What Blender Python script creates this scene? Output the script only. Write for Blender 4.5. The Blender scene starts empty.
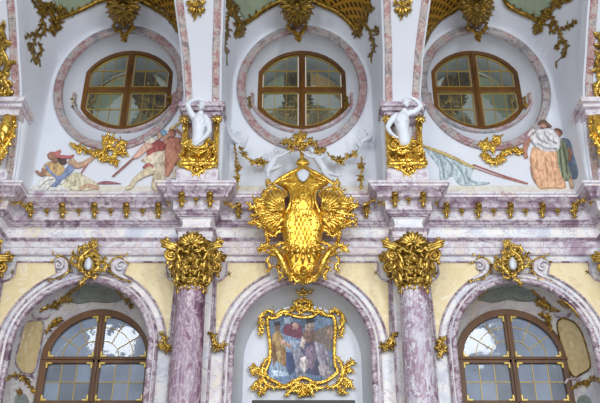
import bpy, bmesh, math, random
import numpy as np
from mathutils import Vector, Matrix, noise
from mathutils.bvhtree import BVHTree
from mathutils.geometry import delaunay_2d_cdt
random.seed(7)
PI = math.pi
# ------------------------------------------------------------ camera, world, light, exposure
SC = bpy.context.scene
COL = SC.collection
F_PX = 800.0
PITCH = math.atan(F_PX / 1423.0)
CP, SP = math.cos(PITCH), math.sin(PITCH)
CAMX, CAMZ = -0.06, 1.7
cam = bpy.data.cameras.new('camera')
cam.sensor_width = 36.0
cam.lens = 36.0 * F_PX / 600.0
cam.clip_end = 300
camo = bpy.data.objects.new('camera', cam)
camo.location = (CAMX, 0, CAMZ)
camo.rotation_euler = (PI / 2 + PITCH, 0, 0)
COL.objects.link(camo)
SC.camera = camo

SC.view_settings.view_transform = 'Standard'
SC.view_settings.look = 'None'
SC.view_settings.exposure = -0.12
SC.view_settings.gamma = 1.0
SC.view_settings.use_curve_mapping = False

wld = bpy.data.worlds.new('world')
SC.world = wld
wld.use_nodes = True
wn = wld.node_tree
bg = wn.nodes['Background']
tc = wn.nodes.new('ShaderNodeTexCoord')
sx = wn.nodes.new('ShaderNodeSeparateXYZ')
wn.links.new(tc.outputs['Generated'], sx.inputs[0])
wr = wn.nodes.new('ShaderNodeValToRGB')
wn.links.new(sx.outputs['Z'], wr.inputs[0])
wr.color_ramp.elements[0].position = 0.0
wr.color_ramp.elements[0].color = (0.30, 0.29, 0.28, 1)
wr.color_ramp.elements[1].position = 0.5
wr.color_ramp.elements[1].color = (0.80, 0.88, 1.0, 1)
wn.links.new(wr.outputs[0], bg.inputs[0])
bg.inputs[1].default_value = 0.78


def area(name, loc, target, sx_, sy_, power, color):
    l = bpy.data.lights.new(name, 'AREA')
    l.shape = 'RECTANGLE'
    l.size, l.size_y, l.energy, l.color = sx_, sy_, power, color
    o = bpy.data.objects.new(name, l)
    o.location = loc
    o.rotation_euler = (Vector(target) - Vector(loc)).to_track_quat('-Z', 'Y').to_euler()
    COL.objects.link(o)
    return o


# daylight through the tall windows of the wall opposite, behind the photographer
for wx, pw in ((-11.5, 850), (-4.0, 1150), (4.0, 1500), (11.5, 2300)):
    area('window_daylight', (wx, -7.0, 9.0), (wx * 0.25, 18, 10.5), 3.2, 8.2, pw, (0.95, 0.98, 1.0))
for wx in (-11.2, -3.8, 3.8, 10.2):
    area('window_daylight', (wx, -7.0, 18.3), (wx * 0.25, 18, 12.0), 2.6, 2.3, 170, (0.95, 0.98, 1.0))


# ------------------------------------------------------------ pixel ray <-> world
def ray(px, py):
    u = (px - 300) / F_PX
    v = (201.5 - py) / F_PX
    return u, CP - v * SP, SP + v * CP


def P(px, py, Y):
    """the point of the place that stands at distance Y and shows at px, py"""
    d = ray(px, py)
    t = Y / d[1]
    return Vector((CAMX + d[0] * t, Y, CAMZ + d[2] * t))


# ------------------------------------------------------------ materials
def new_mat(name):
    m = bpy.data.materials.new(name)
    m.use_nodes = True
    nt = m.node_tree
    b = nt.nodes['Principled BSDF']
    return m, nt, b


def ramp(nt, fac, stops):
    r = nt.nodes.new('ShaderNodeValToRGB')
    el = r.color_ramp.elements
    while len(el) < len(stops):
        el.new(0.5)
    for e, (p, c) in zip(el, stops):
        e.position = p
        e.color = (c[0], c[1], c[2], 1)
    nt.links.new(fac, r.inputs[0])
    return r.outputs[0]


def tex(nt, kind, scale, detail=4, rough=.6, dist=0.0, vscale=(1, 1, 1), coord='Object'):
    t = nt.nodes.new('ShaderNodeTexCoord')
    mp = nt.nodes.new('ShaderNodeMapping')
    mp.inputs['Scale'].default_value = vscale
    nt.links.new(t.outputs[coord], mp.inputs[0])
    if kind == 'noise':
        n = nt.nodes.new('ShaderNodeTexNoise')
        n.inputs['Scale'].default_value = scale
        n.inputs['Detail'].default_value = detail
        n.inputs['Roughness'].default_value = rough
        n.inputs['Distortion'].default_value = dist
        nt.links.new(mp.outputs[0], n.inputs['Vector'])
        return n.outputs['Fac']
    n = nt.nodes.new('ShaderNodeTexVoronoi')
    n.inputs['Scale'].default_value = scale
    if kind == 'edge':
        n.feature = 'DISTANCE_TO_EDGE'
    nt.links.new(mp.outputs[0], n.inputs['Vector'])
    return n.outputs['Distance']


def bump(nt, b, fac, strength=.3, dist=.02):
    n = nt.nodes.new('ShaderNodeBump')
    n.inputs['Strength'].default_value = strength
    n.inputs['Distance'].default_value = dist
    nt.links.new(fac, n.inputs['Height'])
    nt.links.new(n.outputs[0], b.inputs['Normal'])


def srgb(*c):
    return tuple(((x / 255) / 12.92 if x / 255 < .04045 else ((x / 255 + .055) / 1.055) ** 2.4) for x in c)


def mat_marble(name, stops, scale=1.5, vscale=(1, 1, 1), dist=.5, rough=.28, detail=8, vein=None, vs=2.2, vw=.02):
    m, nt, b = new_mat(name)
    n = tex(nt, 'noise', scale, detail, .66, dist, vscale)
    col = ramp(nt, n, stops)
    if vein:
        n2 = tex(nt, 'noise', vs, 5, .55, .9, (vscale[0] * .8, vscale[1], vscale[2] * 1.2))
        f = ramp(nt, n2, [(.5 - vw, (0, 0, 0)), (.5, (1, 1, 1)), (.5 + vw, (0, 0, 0))])
        mx = nt.nodes.new('ShaderNodeMix')
        mx.data_type = 'RGBA'
        nt.links.new(f, mx.inputs[0])
        nt.links.new(col, mx.inputs[6])
        mx.inputs[7].default_value = (*vein, 1)
        col = mx.outputs[2]
    nt.links.new(col, b.inputs['Base Color'])
    b.inputs['Roughness'].default_value = rough
    return m


def mat_plain(name, col, rough=.6, metal=0.0, var=.06, nscale=3.0, bmp=0.0, bscale=20):
    m, nt, b = new_mat(name)
    n = tex(nt, 'noise', nscale, 4)
    lo = tuple(max(0, c * (1 - var)) for c in col)
    hi = tuple(min(1, c * (1 + var)) for c in col)
    nt.links.new(ramp(nt, n, [(.3, lo), (.7, hi)]), b.inputs['Base Color'])
    b.inputs['Roughness'].default_value = rough
    b.inputs['Metallic'].default_value = metal
    if bmp:
        bump(nt, b, tex(nt, 'noise', bscale, 3), bmp, .02)
    return m


def mat_gold(name, dark, light, rough=.3, bs=14, bstr=.6):
    m, nt, b = new_mat(name)
    n = tex(nt, 'noise', 9, 4, .6, .4)
    nt.links.new(ramp(nt, n, [(.36, dark), (.6, light)]), b.inputs['Base Color'])
    b.inputs['Metallic'].default_value = .82
    b.inputs['Roughness'].default_value = rough
    bump(nt, b, tex(nt, 'noise', bs, 3, .5), bstr, .03)
    return m


M = {}
LOCAL = set()   # things whose parts are modelled about their own base point
M['plaster'] = mat_plain('plaster_white', srgb(220, 225, 236), .75, var=.02, nscale=.8)
M['plaster_grey'] = mat_plain('plaster_pale_grey', srgb(196, 202, 212), .7, var=.05)
M['strip'] = mat_marble('marble_red_grey', [(.34, srgb(140, 134, 138)), (.43, srgb(186, 178, 178)), (.50, srgb(204, 194, 190)), (.55, srgb(176, 128, 130)), (.60, srgb(196, 176, 172)), (.68, srgb(156, 112, 118))], 2.6, vein=srgb(140, 84, 92))
M['ring'] = mat_marble('marble_grey_rose', [(.36, srgb(130, 128, 134)), (.46, srgb(170, 166, 168)), (.53, srgb(176, 156, 154)), (.58, srgb(156, 112, 118)), (.66, srgb(174, 168, 168))], 1.9, vein=srgb(120, 84, 92))
M['purple'] = mat_marble('marble_purple', [(.34, srgb(104, 78, 96)), (.42, srgb(140, 112, 130)), (.49, srgb(196, 186, 196)), (.54, srgb(160, 138, 154)), (.60, srgb(122, 90, 110)), (.68, srgb(206, 200, 208))], 2.6, vein=srgb(216, 212, 218))
M['column'] = mat_marble('marble_column', [(.36, srgb(92, 60, 82)), (.44, srgb(122, 86, 110)), (.475, srgb(148, 112, 134)), (.50, srgb(200, 186, 196)), (.525, srgb(146, 112, 136)), (.58, srgb(182, 168, 184)), (.66, srgb(128, 92, 116))], .95, (1.5, 1.5, .8), .5, vein=srgb(224, 212, 218), vs=2.4, vw=.014)
M['lilac'] = mat_marble('marble_lilac', [(.36, srgb(168, 146, 166)), (.43, srgb(210, 202, 214)), (.50, srgb(226, 226, 232)), (.55, srgb(208, 196, 206)), (.60, srgb(230, 222, 212)), (.68, srgb(176, 152, 168))], 1.3, vein=srgb(182, 164, 182))
M['rose'] = mat_marble('marble_rose', [(.36, srgb(122, 96, 116)), (.44, srgb(172, 154, 170)), (.49, srgb(206, 200, 210)), (.54, srgb(162, 140, 158)), (.60, srgb(208, 200, 204)), (.68, srgb(128, 98, 118))], 1.7, vein=srgb(108, 82, 102))
M['pale'] = mat_marble('marble_pale', [(.36, srgb(206, 210, 224)), (.46, srgb(232, 234, 240)), (.53, srgb(240, 236, 230)), (.58, srgb(222, 216, 228)), (.66, srgb(236, 226, 206))], 1.1, vein=srgb(196, 190, 206))
M['white'] = mat_marble('marble_white', [(.30, srgb(206, 212, 226)), (.5, srgb(238, 240, 244)), (.7, srgb(216, 220, 232))], 1.6)
M['yellow'] = mat_marble('marble_yellow', [(.28, srgb(214, 190, 150)), (.44, srgb(238, 224, 186)), (.56, srgb(232, 212, 166)), (.64, srgb(244, 234, 208)), (.75, srgb(212, 180, 142))], 1.8)
M['ochre'] = mat_marble('marble_ochre', [(.34, srgb(200, 172, 116)), (.44, srgb(232, 212, 164)), (.56, srgb(214, 190, 138)), (.66, srgb(240, 226, 186))], 2.6)
M['gold'] = mat_gold('gilding_bright', srgb(186, 138, 44), srgb(250, 212, 104), .25)
M['gold_flat'] = mat_gold('gilding_shield', srgb(206, 154, 44), srgb(242, 200, 84), .33, 8, .3)
M['gold_old'] = mat_gold('gilding_old', srgb(122, 92, 36), srgb(224, 188, 96), .3)
M['gold_dark'] = mat_gold('gilding_brown', srgb(98, 74, 28), srgb(176, 142, 62), .4)
M['wood'] = mat_marble('wood_brown', [(.3, srgb(78, 52, 34)), (.6, srgb(108, 74, 44)), (.8, srgb(90, 60, 36))], 2.2, (1, 1, .2), .5, .5)
M['wood_gilt'] = mat_marble('wood_gilt_brown', [(.3, srgb(66, 40, 12)), (.6, srgb(112, 72, 20)), (.8, srgb(76, 48, 14))], 2.2, (1, 1, .3), .5, .35)
M['darkwood'] = mat_plain('wood_dark', srgb(52, 46, 50), .5, var=.2)
M['brass'] = mat_plain('brass', srgb(226, 196, 92), .35, .25, .1)
M['statue'] = mat_plain('stucco_white', srgb(222, 228, 238), .42, var=.03)
M['statue_grey'] = mat_plain('stucco_grey', srgb(204, 210, 220), .5, var=.04)
M['ground'] = mat_marble('fresco_ground', [(.36, srgb(206, 200, 182)), (.5, srgb(222, 220, 212)), (.6, srgb(212, 206, 196))], 2.5, rough=.7)
M['green'] = mat_marble('fresco_green', [(.3, srgb(120, 138, 118)), (.5, srgb(158, 172, 148)), (.7, srgb(136, 152, 128))], 2.5, dist=.6, rough=.7)
M['greygreen'] = mat_marble('fresco_grey_green', [(.34, srgb(112, 124, 122)), (.5, srgb(156, 166, 160)), (.6, srgb(128, 138, 136)), (.7, srgb(176, 182, 178))], 3.5, dist=.8, rough=.7)


def mat_lattice():
    m, nt, b = new_mat('gilded_lattice')
    t = nt.nodes.new('ShaderNodeTexCoord')
    mp = nt.nodes.new('ShaderNodeMapping')
    mp.inputs['Rotation'].default_value = (0, 0, PI / 4)
    nt.links.new(t.outputs['Object'], mp.inputs[0])
    w = []
    for ax in ('X', 'Y'):
        n = nt.nodes.new('ShaderNodeTexWave')
        n.bands_direction = ax
        n.inputs['Scale'].default_value = 2.0
        nt.links.new(mp.outputs[0], n.inputs['Vector'])
        w.append(n.outputs['Fac'])
    mx = nt.nodes.new('ShaderNodeMath')
    mx.operation = 'MAXIMUM'
    nt.links.new(w[0], mx.inputs[0])
    nt.links.new(w[1], mx.inputs[1])
    nt.links.new(ramp(nt, mx.outputs[0], [(.45, srgb(84, 62, 20)), (.85, srgb(190, 142, 48))]), b.inputs['Base Color'])
    b.inputs['Metallic'].default_value = .5
    b.inputs['Roughness'].default_value = .45
    bump(nt, b, mx.outputs[0], .6, .03)
    return m


M['lattice'] = mat_lattice()


def mat_glass(name, tint, refl=.5, thru=.3, c2=None, gtint=(.95, .97, 1, 1)):
    m, nt, b = new_mat(name)
    out = nt.nodes['Material Output']
    n = tex(nt, 'noise', 1.6, 3, .5, .3)
    col = ramp(nt, n, [(.35, c2 or tint), (.65, tint)])
    nt.links.new(col, b.inputs['Base Color'])
    b.inputs['Roughness'].default_value = .3
    gl = nt.nodes.new('ShaderNodeBsdfGlossy')
    gl.inputs['Roughness'].default_value = .04
    gl.inputs['Color'].default_value = gtint
    bn = nt.nodes.new('ShaderNodeBump')
    bn.inputs['Strength'].default_value = .10
    bn.inputs['Distance'].default_value = .02
    nt.links.new(tex(nt, 'noise', 3.0, 2), bn.inputs['Height'])
    nt.links.new(bn.outputs[0], gl.inputs['Normal'])
    tr = nt.nodes.new('ShaderNodeBsdfTransparent')
    tr.inputs['Color'].default_value = (.8, .88, 1, 1)
    m1 = nt.nodes.new('ShaderNodeMixShader')
    m1.inputs[0].default_value = refl
    nt.links.new(b.outputs[0], m1.inputs[1])
    nt.links.new(gl.outputs[0], m1.inputs[2])
    m2 = nt.nodes.new('ShaderNodeMixShader')
    m2.inputs[0].default_value = thru
    nt.links.new(m1.outputs[0], m2.inputs[1])
    nt.links.new(tr.outputs[0], m2.inputs[2])
    nt.links.new(m2.outputs[0], out.inputs[0])
    return m


M['glass'] = mat_glass('glass_blue_grey', srgb(112, 130, 156), .12, .28, srgb(84, 98, 122))
M['glass_dark_refl'] = mat_glass('glass_grey_painted_refl', srgb(78, 90, 108), .12, .16, srgb(58, 66, 80))  # darker copy of the glass; uneven reflections are put into its colour
M['brass_dim'] = mat_plain('brass_dim', srgb(176, 148, 70), .4, .4, .1)
M['glass_up'] = mat_glass('glass_mirror_green', srgb(60, 68, 56), .62, .03, srgb(40, 42, 32), (.62, .68, .58, 1))


def paint(name, a, b_=None, sc=6):
    if name not in M:
        b_ = b_ or tuple(c * .8 for c in a)
        M[name] = mat_marble('fresco_' + name, [(.38, srgb(*b_)), (.48, srgb(*a)), (.60, srgb(*tuple(min(255, q * 1.12) for q in a)))], sc, (1.6, 1.6, .7), dist=.5, rough=.75, detail=5)
    return M[name]


# ------------------------------------------------------------ mesh collecting
class G:
    def __init__(s):
        s.V, s.F = [], []

    def add(s, V, F):
        o = len(s.V)
        s.V += [tuple(v) for v in V]
        s.F += [tuple(i + o for i in f) for f in F]

    def build(s, name, mat, parent=None, smooth=True, bevel=0):
        me = bpy.data.meshes.new(name)
        me.from_pydata(s.V, [], s.F)
        bm = bmesh.new()
        bm.from_mesh(me)
        bmesh.ops.recalc_face_normals(bm, faces=bm.faces)
        bm.to_mesh(me)
        bm.free()
        if smooth:
            me.polygons.foreach_set('use_smooth', [True] * len(me.polygons))
        me.materials.append(mat)
        o = bpy.data.objects.new(name, me)
        COL.objects.link(o)
        if parent:
            o.parent = parent
            root = parent
            while root.parent:
                root = root.parent
            if root.name not in LOCAL:
                me.transform(Matrix.Translation(-root.location))
        if bevel:
            md = o.modifiers.new('bevel', 'BEVEL')
            md.width = bevel
            md.segments = 2
            md.limit_method = 'ANGLE'
        return o


def tag(o, label, cat, group=None):
    o['label'] = label
    o['category'] = cat
    if group:
        o['group'] = group
    return o


def struct(o):
    o['kind'] = 'structure'
    return o


def thing(name, label, cat, loc=(0, 0, 0), group=None):
    o = bpy.data.objects.new(name, None)
    o.empty_display_size = .1
    o.location = loc
    COL.objects.link(o)
    return tag(o, label, cat, group)


def copy_tree(o, parent=None):
    c = o.copy()
    COL.objects.link(c)
    c.parent = parent
    for ch in list(o.children):
        copy_tree(ch, c)
    return c


def box(g, x0, x1, y0, y1, z0, z1):
    V = [(x, y, z) for x in (x0, x1) for y in (y0, y1) for z in (z0, z1)]
    g.add(V, [(0, 1, 3, 2), (4, 6, 7, 5), (0, 4, 5, 1), (2, 3, 7, 6), (0, 2, 6, 4), (1, 5, 7, 3)])


def spline(pts, sub):
    """Catmull-Rom through tuples of any length"""
    if sub <= 1 or len(pts) < 3:
        if len(pts) == 2 and sub > 1:
            a, b = pts
            return [tuple(a[k] + (b[k] - a[k]) * i / sub for k in range(len(a))) for i in range(sub + 1)]
        return [tuple(p) for p in pts]
    out = []
    n = len(pts)
    for i in range(n - 1):
        p0, p1, p2, p3 = pts[max(i - 1, 0)], pts[i], pts[i + 1], pts[min(i + 2, n - 1)]
        for j in range(sub):
            t = j / sub
            out.append(tuple(.5 * (2 * b + (c - a) * t + (2 * a - 5 * b + 4 * c - d) * t * t + (3 * b - a - 3 * c + d) * t ** 3)
                             for a, b, c, d in zip(p0, p1, p2, p3)))
    out.append(tuple(pts[-1]))
    return out


def grid_faces(nr, nc, closed=False):
    F = []
    for i in range(nr - 1):
        for j in range(nc if closed else nc - 1):
            k = (j + 1) % nc
            F.append((i * nc + j, i * nc + k, (i + 1) * nc + k, (i + 1) * nc + j))
    return F


# ------------------------------------------------------------ ornament strokes in a 2-D chart (u, v, height)
class Chart:
    """maps ornament coordinates (u right, v down, h out of the surface) into the place"""
    def __init__(s, fn, k):
        s.fn, s.k = fn, k      # k = metres of height per chart unit

    def __call__(s, u, v, h=0.0):
        return s.fn(u, v, h)


def plane_chart(Y):
    return Chart(lambda u, v, h: P(u, v, Y - h), 1 / 40)


def local_chart():
    return Chart(lambda u, v, h: Vector((u, -h, -v)), 1.0)


_trees = []


def hit_chart(Ymax=19.4, names=None):
    o = Vector((CAMX, 0, CAMZ))

    def fn(u, v, h):
        d = Vector(ray(u, v)).normalized()
        best = None
        for nm, t in _trees:
            if names and nm not in names:
                continue
            r = t.ray_cast(o, d)
            if r[0] is not None and (best is None or r[3] < best):
                best = r[3]
        if best is None:
            best = Ymax / d.y
        return o + d * (best - h)
    return Chart(fn, 1 / 40)


def stroke(g, pts, ch, n=6, sub=4, flat=1.0, h0=None, ridge=0.0, embed=.35):
    """tapered relief stroke. pts: (u, v, r[, lift])"""
    pts = [p if len(p) > 3 else (p[0], p[1], p[2], 0.0) for p in pts]
    pp = spline(pts, sub)
    V = []
    m = len(pp)
    for i, (u, v, r, lift) in enumerate(pp):
        a = pp[max(i - 1, 0)]
        b = pp[min(i + 1, m - 1)]
        tx, ty = b[0] - a[0], b[1] - a[1]
        L = math.hypot(tx, ty) or 1
        nx, ny = -ty / L, tx / L
        r = max(r, .02 * (1 if ch.k < 1 else .025))
        c = (h0 if h0 is not None else 0) + lift + r * ch.k * flat * embed
        for j in range(n):
            t = 2 * PI * (j + .5) / n
            rr = r * (1 + (ridge if j % 2 else -ridge))
            V.append(ch(u + nx * rr * math.cos(t), v + ny * rr * math.cos(t), c + rr * ch.k * flat * math.sin(t)))
    F = grid_faces(m, n, True)
    F.append(tuple(range(n)))
    F.append(tuple((m - 1) * n + j for j in range(n)))
    g.add(V, F)


def leaf(g, u, v, ang, L, w, ch, curl=.8, flat=.9, lift=0.0, rise=.0):
    """acanthus leaflet: starts at u,v heading ang (deg, up = 90), curling by curl radians"""
    a = math.radians(ang)
    pts = []
    x, y = u, v
    N = 5
    for i in range(N + 1):
        t = i / N
        r = w * (.45 + 1.4 * t * (1 - t) * 1.6 - .4 * t * t) if i < N else w * .05
        pts.append((x, y, max(r, w * .05), lift + rise * math.sin(PI * t * .8)))
        x += math.cos(a) * L / N
        y -= math.sin(a) * L / N
        a += curl / N * (1 + t)
    stroke(g, pts, ch, 6, 2, flat)


def spiral(g, u, v, R, turns, a0, sgn, r0, r1, ch, lift=0.0, tail=None):
    pts = []
    N = int(10 * turns) + 2
    for i in range(N + 1):
        t = i / N
        a = math.radians(a0) + sgn * t * turns * 2 * PI
        q = R * (1 - .82 * t)
        pts.append((u + math.cos(a) * q, v - math.sin(a) * q, r0 + (r1 - r0) * t, lift + .6 * R * ch.k * t * .5))
    if tail:
        pts = [tuple(p) for p in tail] + pts
    stroke(g, pts, ch, 6, 2)
    blob(g, u, v, R * .25, ch, lift + .3 * R * ch.k)


def blob(g, u, v, r, ch, lift=0.0, flat=1.0, ry=None):
    ry = ry or r
    V, F = [], []
    nr, nc = 5, 8
    for i in range(nr):
        t = PI * (i + .35) / (nr - .3)
        for j in range(nc):
            a = 2 * PI * j / nc
            V.append(ch(u + r * math.sin(t) * math.cos(a), v + ry * math.sin(t) * math.sin(a), lift + r * ch.k * flat * (math.cos(t) + .3)))
    F = grid_faces(nr, nc, True)
    F.append(tuple(range(nc)))
    F.append(tuple((nr - 1) * nc + j for j in range(nc)))
    g.add(V, F)


def shell(g, u, v, ang, spread, L, n, w, ch, lift=0.0, flat=1.0, scal=.12):
    for i in range(n):
        t = i / (n - 1) * 2 - 1
        a = ang + t * spread / 2
        LL = L * (1 - scal * t * t) * (1 + .05 * (i % 2))
        a_ = math.radians(a)
        stroke(g, [(u, v, w * .4, lift), (u + math.cos(a_) * LL * .5, v - math.sin(a_) * LL * .5, w * .9, lift + L * ch.k * .12),
                   (u + math.cos(a_) * LL * .85, v - math.sin(a_) * LL * .85, w * 1.1, lift + L * ch.k * .06),
                   (u + math.cos(a_) * LL, v - math.sin(a_) * LL, w * .4, lift)], ch, 6, 3, flat)


def rocaille(g, pts, ch, r=1.0, L=4.0, step=3.0, side=0, lift=0.0, rnd=None, flat=1.0):
    """a C or S scroll with leaflets along it; side -1 / 1 / 0 = left, right, both"""
    rnd = rnd or random.Random(int(abs(pts[0][0]) * 31 + abs(pts[0][1]) * 17))
    q = [(p[0], p[1], (p[2] if len(p) > 2 else r)) for p in pts]
    n = len(q)
    if len(pts[0]) < 3:
        q = [(p[0], p[1], r * (.5 + math.sin(PI * (i + .5) / n) * .6)) for i, p in enumerate(q)]
    stroke(g, [(a, b, c, lift) for a, b, c in q], ch, 7, 4, flat)
    pp = spline(q, 8)
    acc, k = 0, 0
    for i in range(1, len(pp)):
        dx, dy = pp[i][0] - pp[i - 1][0], pp[i][1] - pp[i - 1][1]
        acc += math.hypot(dx, dy)
        if acc >= step:
            acc = 0
            k += 1
            t = i / len(pp)
            base = math.degrees(math.atan2(-dy, dx))
            s = side if side else (1 if k % 2 else -1)
            Lk = L * (.55 + .6 * math.sin(PI * t)) * rnd.uniform(.75, 1.2)
            leaf(g, pp[i][0], pp[i][1], base + s * rnd.uniform(40, 75), Lk, r * rnd.uniform(.6, .95), ch, -s * rnd.uniform(-.6, 1.4), lift=lift + r * ch.k * .4)


def cluster(g, u, v, R, n, ch, w=1.0, lift=0.0, rnd=None, squash=1.0, up=.0):
    """rosette-like tuft of leaves and buds"""
    rnd = rnd or random.Random(int(u * 13 + v * 7))
    for i in range(n):
        a = 360 * i / n + rnd.uniform(-18, 18)
        LL = R * rnd.uniform(.7, 1.15) * (1 + up * math.sin(math.radians(a)))
        leaf(g, u + rnd.uniform(-.1, .1) * R, v + rnd.uniform(-.1, .1) * R * squash, a, LL, w * rnd.uniform(.7, 1.1), ch, rnd.uniform(-1.2, 1.2), lift=lift + rnd.uniform(0, .6) * w * ch.k)
    blob(g, u, v, w * 1.3, ch, lift + w * ch.k)


def inside(poly, x, y):
    c = False
    n = len(poly)
    j = n - 1
    for i in range(n):
        if (poly[i][1] > y) != (poly[j][1] > y) and x < (poly[j][0] - poly[i][0]) * (y - poly[i][1]) / (poly[j][1] - poly[i][1]) + poly[i][0]:
            c = not c
        j = i
    return c


def seg_dist(poly, x, y):
    P_ = np.array(poly)
    Q = np.roll(P_, -1, 0)
    d = Q - P_
    L = (d ** 2).sum(1) + 1e-9
    t = np.clip(((x - P_[:, 0]) * d[:, 0] + (y - P_[:, 1]) * d[:, 1]) / L, 0, 1)
    return float(np.sqrt(((P_[:, 0] + t * d[:, 0] - x) ** 2 + (P_[:, 1] + t * d[:, 1] - y) ** 2).min()))


def puff(g, poly, ch, H=.05, edge=2.0, cell=1.5, lift=0.0, smooth=3, wav=0.0, back=.03):
    """a relief patch with any outline, domed towards its middle"""
    if smooth:
        c = spline(list(poly) + [poly[0]], smooth)[:-1]
    else:
        c = list(poly)
    step = cell
    B = []
    n = len(c)
    for i in range(n):
        a, b = c[i], c[(i + 1) % n]
        m = max(1, int(math.hypot(b[0] - a[0], b[1] - a[1]) / step))
        for k in range(m):
            B.append((a[0] + (b[0] - a[0]) * k / m, a[1] + (b[1] - a[1]) * k / m))
    xs = [p[0] for p in B]
    ys = [p[1] for p in B]
    I = []
    r = 0
    y = min(ys) + cell * .5
    while y < max(ys):
        x = min(xs) + cell * (.25 + .5 * (r % 2))
        while x < max(xs):
            if inside(B, x, y) and seg_dist(B, x, y) > cell * .45:
                I.append((x, y))
            x += cell
        y += cell * .87
        r += 1
    nb = len(B)
    vo, ed, fa, ov, oe, of = delaunay_2d_cdt([Vector(p) for p in B + I], [(i, (i + 1) % nb) for i in range(nb)], [], 1, 1e-6)
    V = []
    bset = set()
    for i, p in enumerate(vo):
        if any(o < nb for o in ov[i]):
            h = 0.0
            bset.add(i)
        else:
            d = seg_dist(B, p.x, p.y)
            q = min(1, d / edge)
            h = H * math.sqrt(1 - (1 - q) ** 2)
            if wav:
                h += wav * math.sin(p.x * 1.3 + p.y * .5) * q
        V.append(ch(p.x, p.y, h + lift))
    F = [tuple(f) for f in fa]
    # skirt into the surface
    order = [i for i in range(len(vo)) if i in bset]
    base = len(V)
    idx = {}
    for i in order:
        idx[i] = base + len(idx)
        V.append(ch(vo[i].x, vo[i].y, lift - back))
    cnt = {}
    for f in F:
        for k in range(len(f)):
            e = (f[k], f[(k + 1) % len(f)])
            cnt[frozenset(e)] = cnt.get(frozenset(e), []) + [e]
    for k, l in list(cnt.items()):
        if len(l) == 1:
            a, b = l[0]
            if a in idx and b in idx:
                F.append((b, a, idx[a], idx[b]))
    g.add(V, F)


def tube3(g, pts, n=10, sub=3):
    """round-capped tube through (Vector, radius) joints"""
    pp = spline([(p[0], p[1], p[2], r) for p, r in pts], sub)
    m = len(pp)
    rings = []
    up = Vector((.13, .9, .41))
    for i, q in enumerate(pp):
        a, b = Vector(pp[max(i - 1, 0)][:3]), Vector(pp[min(i + 1, m - 1)][:3])
        t = (b - a).normalized() if (b - a).length > 1e-6 else Vector((0, 0, 1))
        rings.append((Vector(q[:3]), q[3], t))
    full = []
    c, r, t = rings[0]
    for k in (.9, .6, .25):
        full.append((c - t * r * k, r * math.sqrt(1 - k * k), t))
    full += rings
    c, r, t = rings[-1]
    for k in (.25, .6, .9):
        full.append((c + t * r * k, r * math.sqrt(1 - k * k), t))
    V = []
    for c, r, t in full:
        a = t.cross(up)
        a = a.normalized() if a.length > 1e-3 else Vector((1, 0, 0))
        b = t.cross(a)
        for j in range(n):
            w = 2 * PI * j / n
            V.append(c + a * math.cos(w) * r + b * math.sin(w) * r)
    F = grid_faces(len(full), n, True)
    F.append(tuple(range(n)))
    F.append(tuple((len(full) - 1) * n + j for j in range(n)))
    g.add(V, F)


def fuse(o, voxel=.018, it=4):
    md = o.modifiers.new('remesh', 'REMESH')
    md.mode = 'VOXEL'
    md.voxel_size = voxel
    md.use_smooth_shade = True
    s = o.modifiers.new('smooth', 'SMOOTH')
    s.iterations = it
    s.factor = .4
    return o
# ============================================================ THE SETTING
BAY = 5.2
BAYS = (-BAY, 0.0, BAY)
PIERS = (-1.5 * BAY, -.5 * BAY, .5 * BAY, 1.5 * BAY)
YW = 18.0          # lower wall
HW_IN, HW_OUT = 1.60, 1.84     # arch opening and outer edge of its moulding
Z_SPR, RISE = 7.85, 1.68


def xs_bay(i):
    return BAYS[i]


# ---- floor of the nave
g = G()
g.add([(-14, -12, 0), (14, -12, 0), (14, 20, 0), (-14, 20, 0)], [(0, 1, 2, 3)])
m, nt, b = new_mat('stone_floor')
ck = nt.nodes.new('ShaderNodeTexChecker')
ck.inputs['Scale'].default_value = 1.2
ck.inputs['Color1'].default_value = (.42, .39, .36, 1)
ck.inputs['Color2'].default_value = (.24, .2, .19, 1)
t_ = nt.nodes.new('ShaderNodeTexCoord')
nt.links.new(t_.outputs['Object'], ck.inputs[0])
nt.links.new(ck.outputs[0], b.inputs['Base Color'])
b.inputs['Roughness'].default_value = .35
struct(g.build('floor', m, smooth=False))

# ---- nave vault above and behind the photographer
g = G()
V = []
prof = [(15.4, 19.6), (12, 20.6), (7, 21.6), (1, 22), (-5, 21.4), (-9.6, 19.8), (-12, 17.4)]
for y, z in spline(prof, 4):
    for x in np.linspace(-14, 14, 15):
        V.append((x, y, z))
g.add(V, grid_faces(len(V) // 15, 15))
m, nt, b = new_mat('vault_fresco')
fac = tex(nt, 'noise', .55, 6, .6, 1.2)
nt.links.new(ramp(nt, fac, [(.38, srgb(168, 178, 168)), (.45, srgb(140, 158, 138)), (.48, srgb(190, 142, 52)), (.52, srgb(84, 62, 28)), (.56, srgb(160, 120, 50)), (.6, srgb(120, 142, 126)), (.70, srgb(196, 200, 204))]), b.inputs['Base Color'])
b.inputs['Roughness'].default_value = .7
struct(g.build('ceiling', m))


# ---- lower wall with three arched openings
def arch_pts(cx, hw, zs, rise, zbot, n=28):
    out = [(cx - hw, zbot)]
    for i in range(n + 1):
        a = PI - PI * i / n
        out.append((cx + hw * math.cos(a), zs + rise * math.sin(a)))
    out.append((cx + hw, zbot))
    return out


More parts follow.
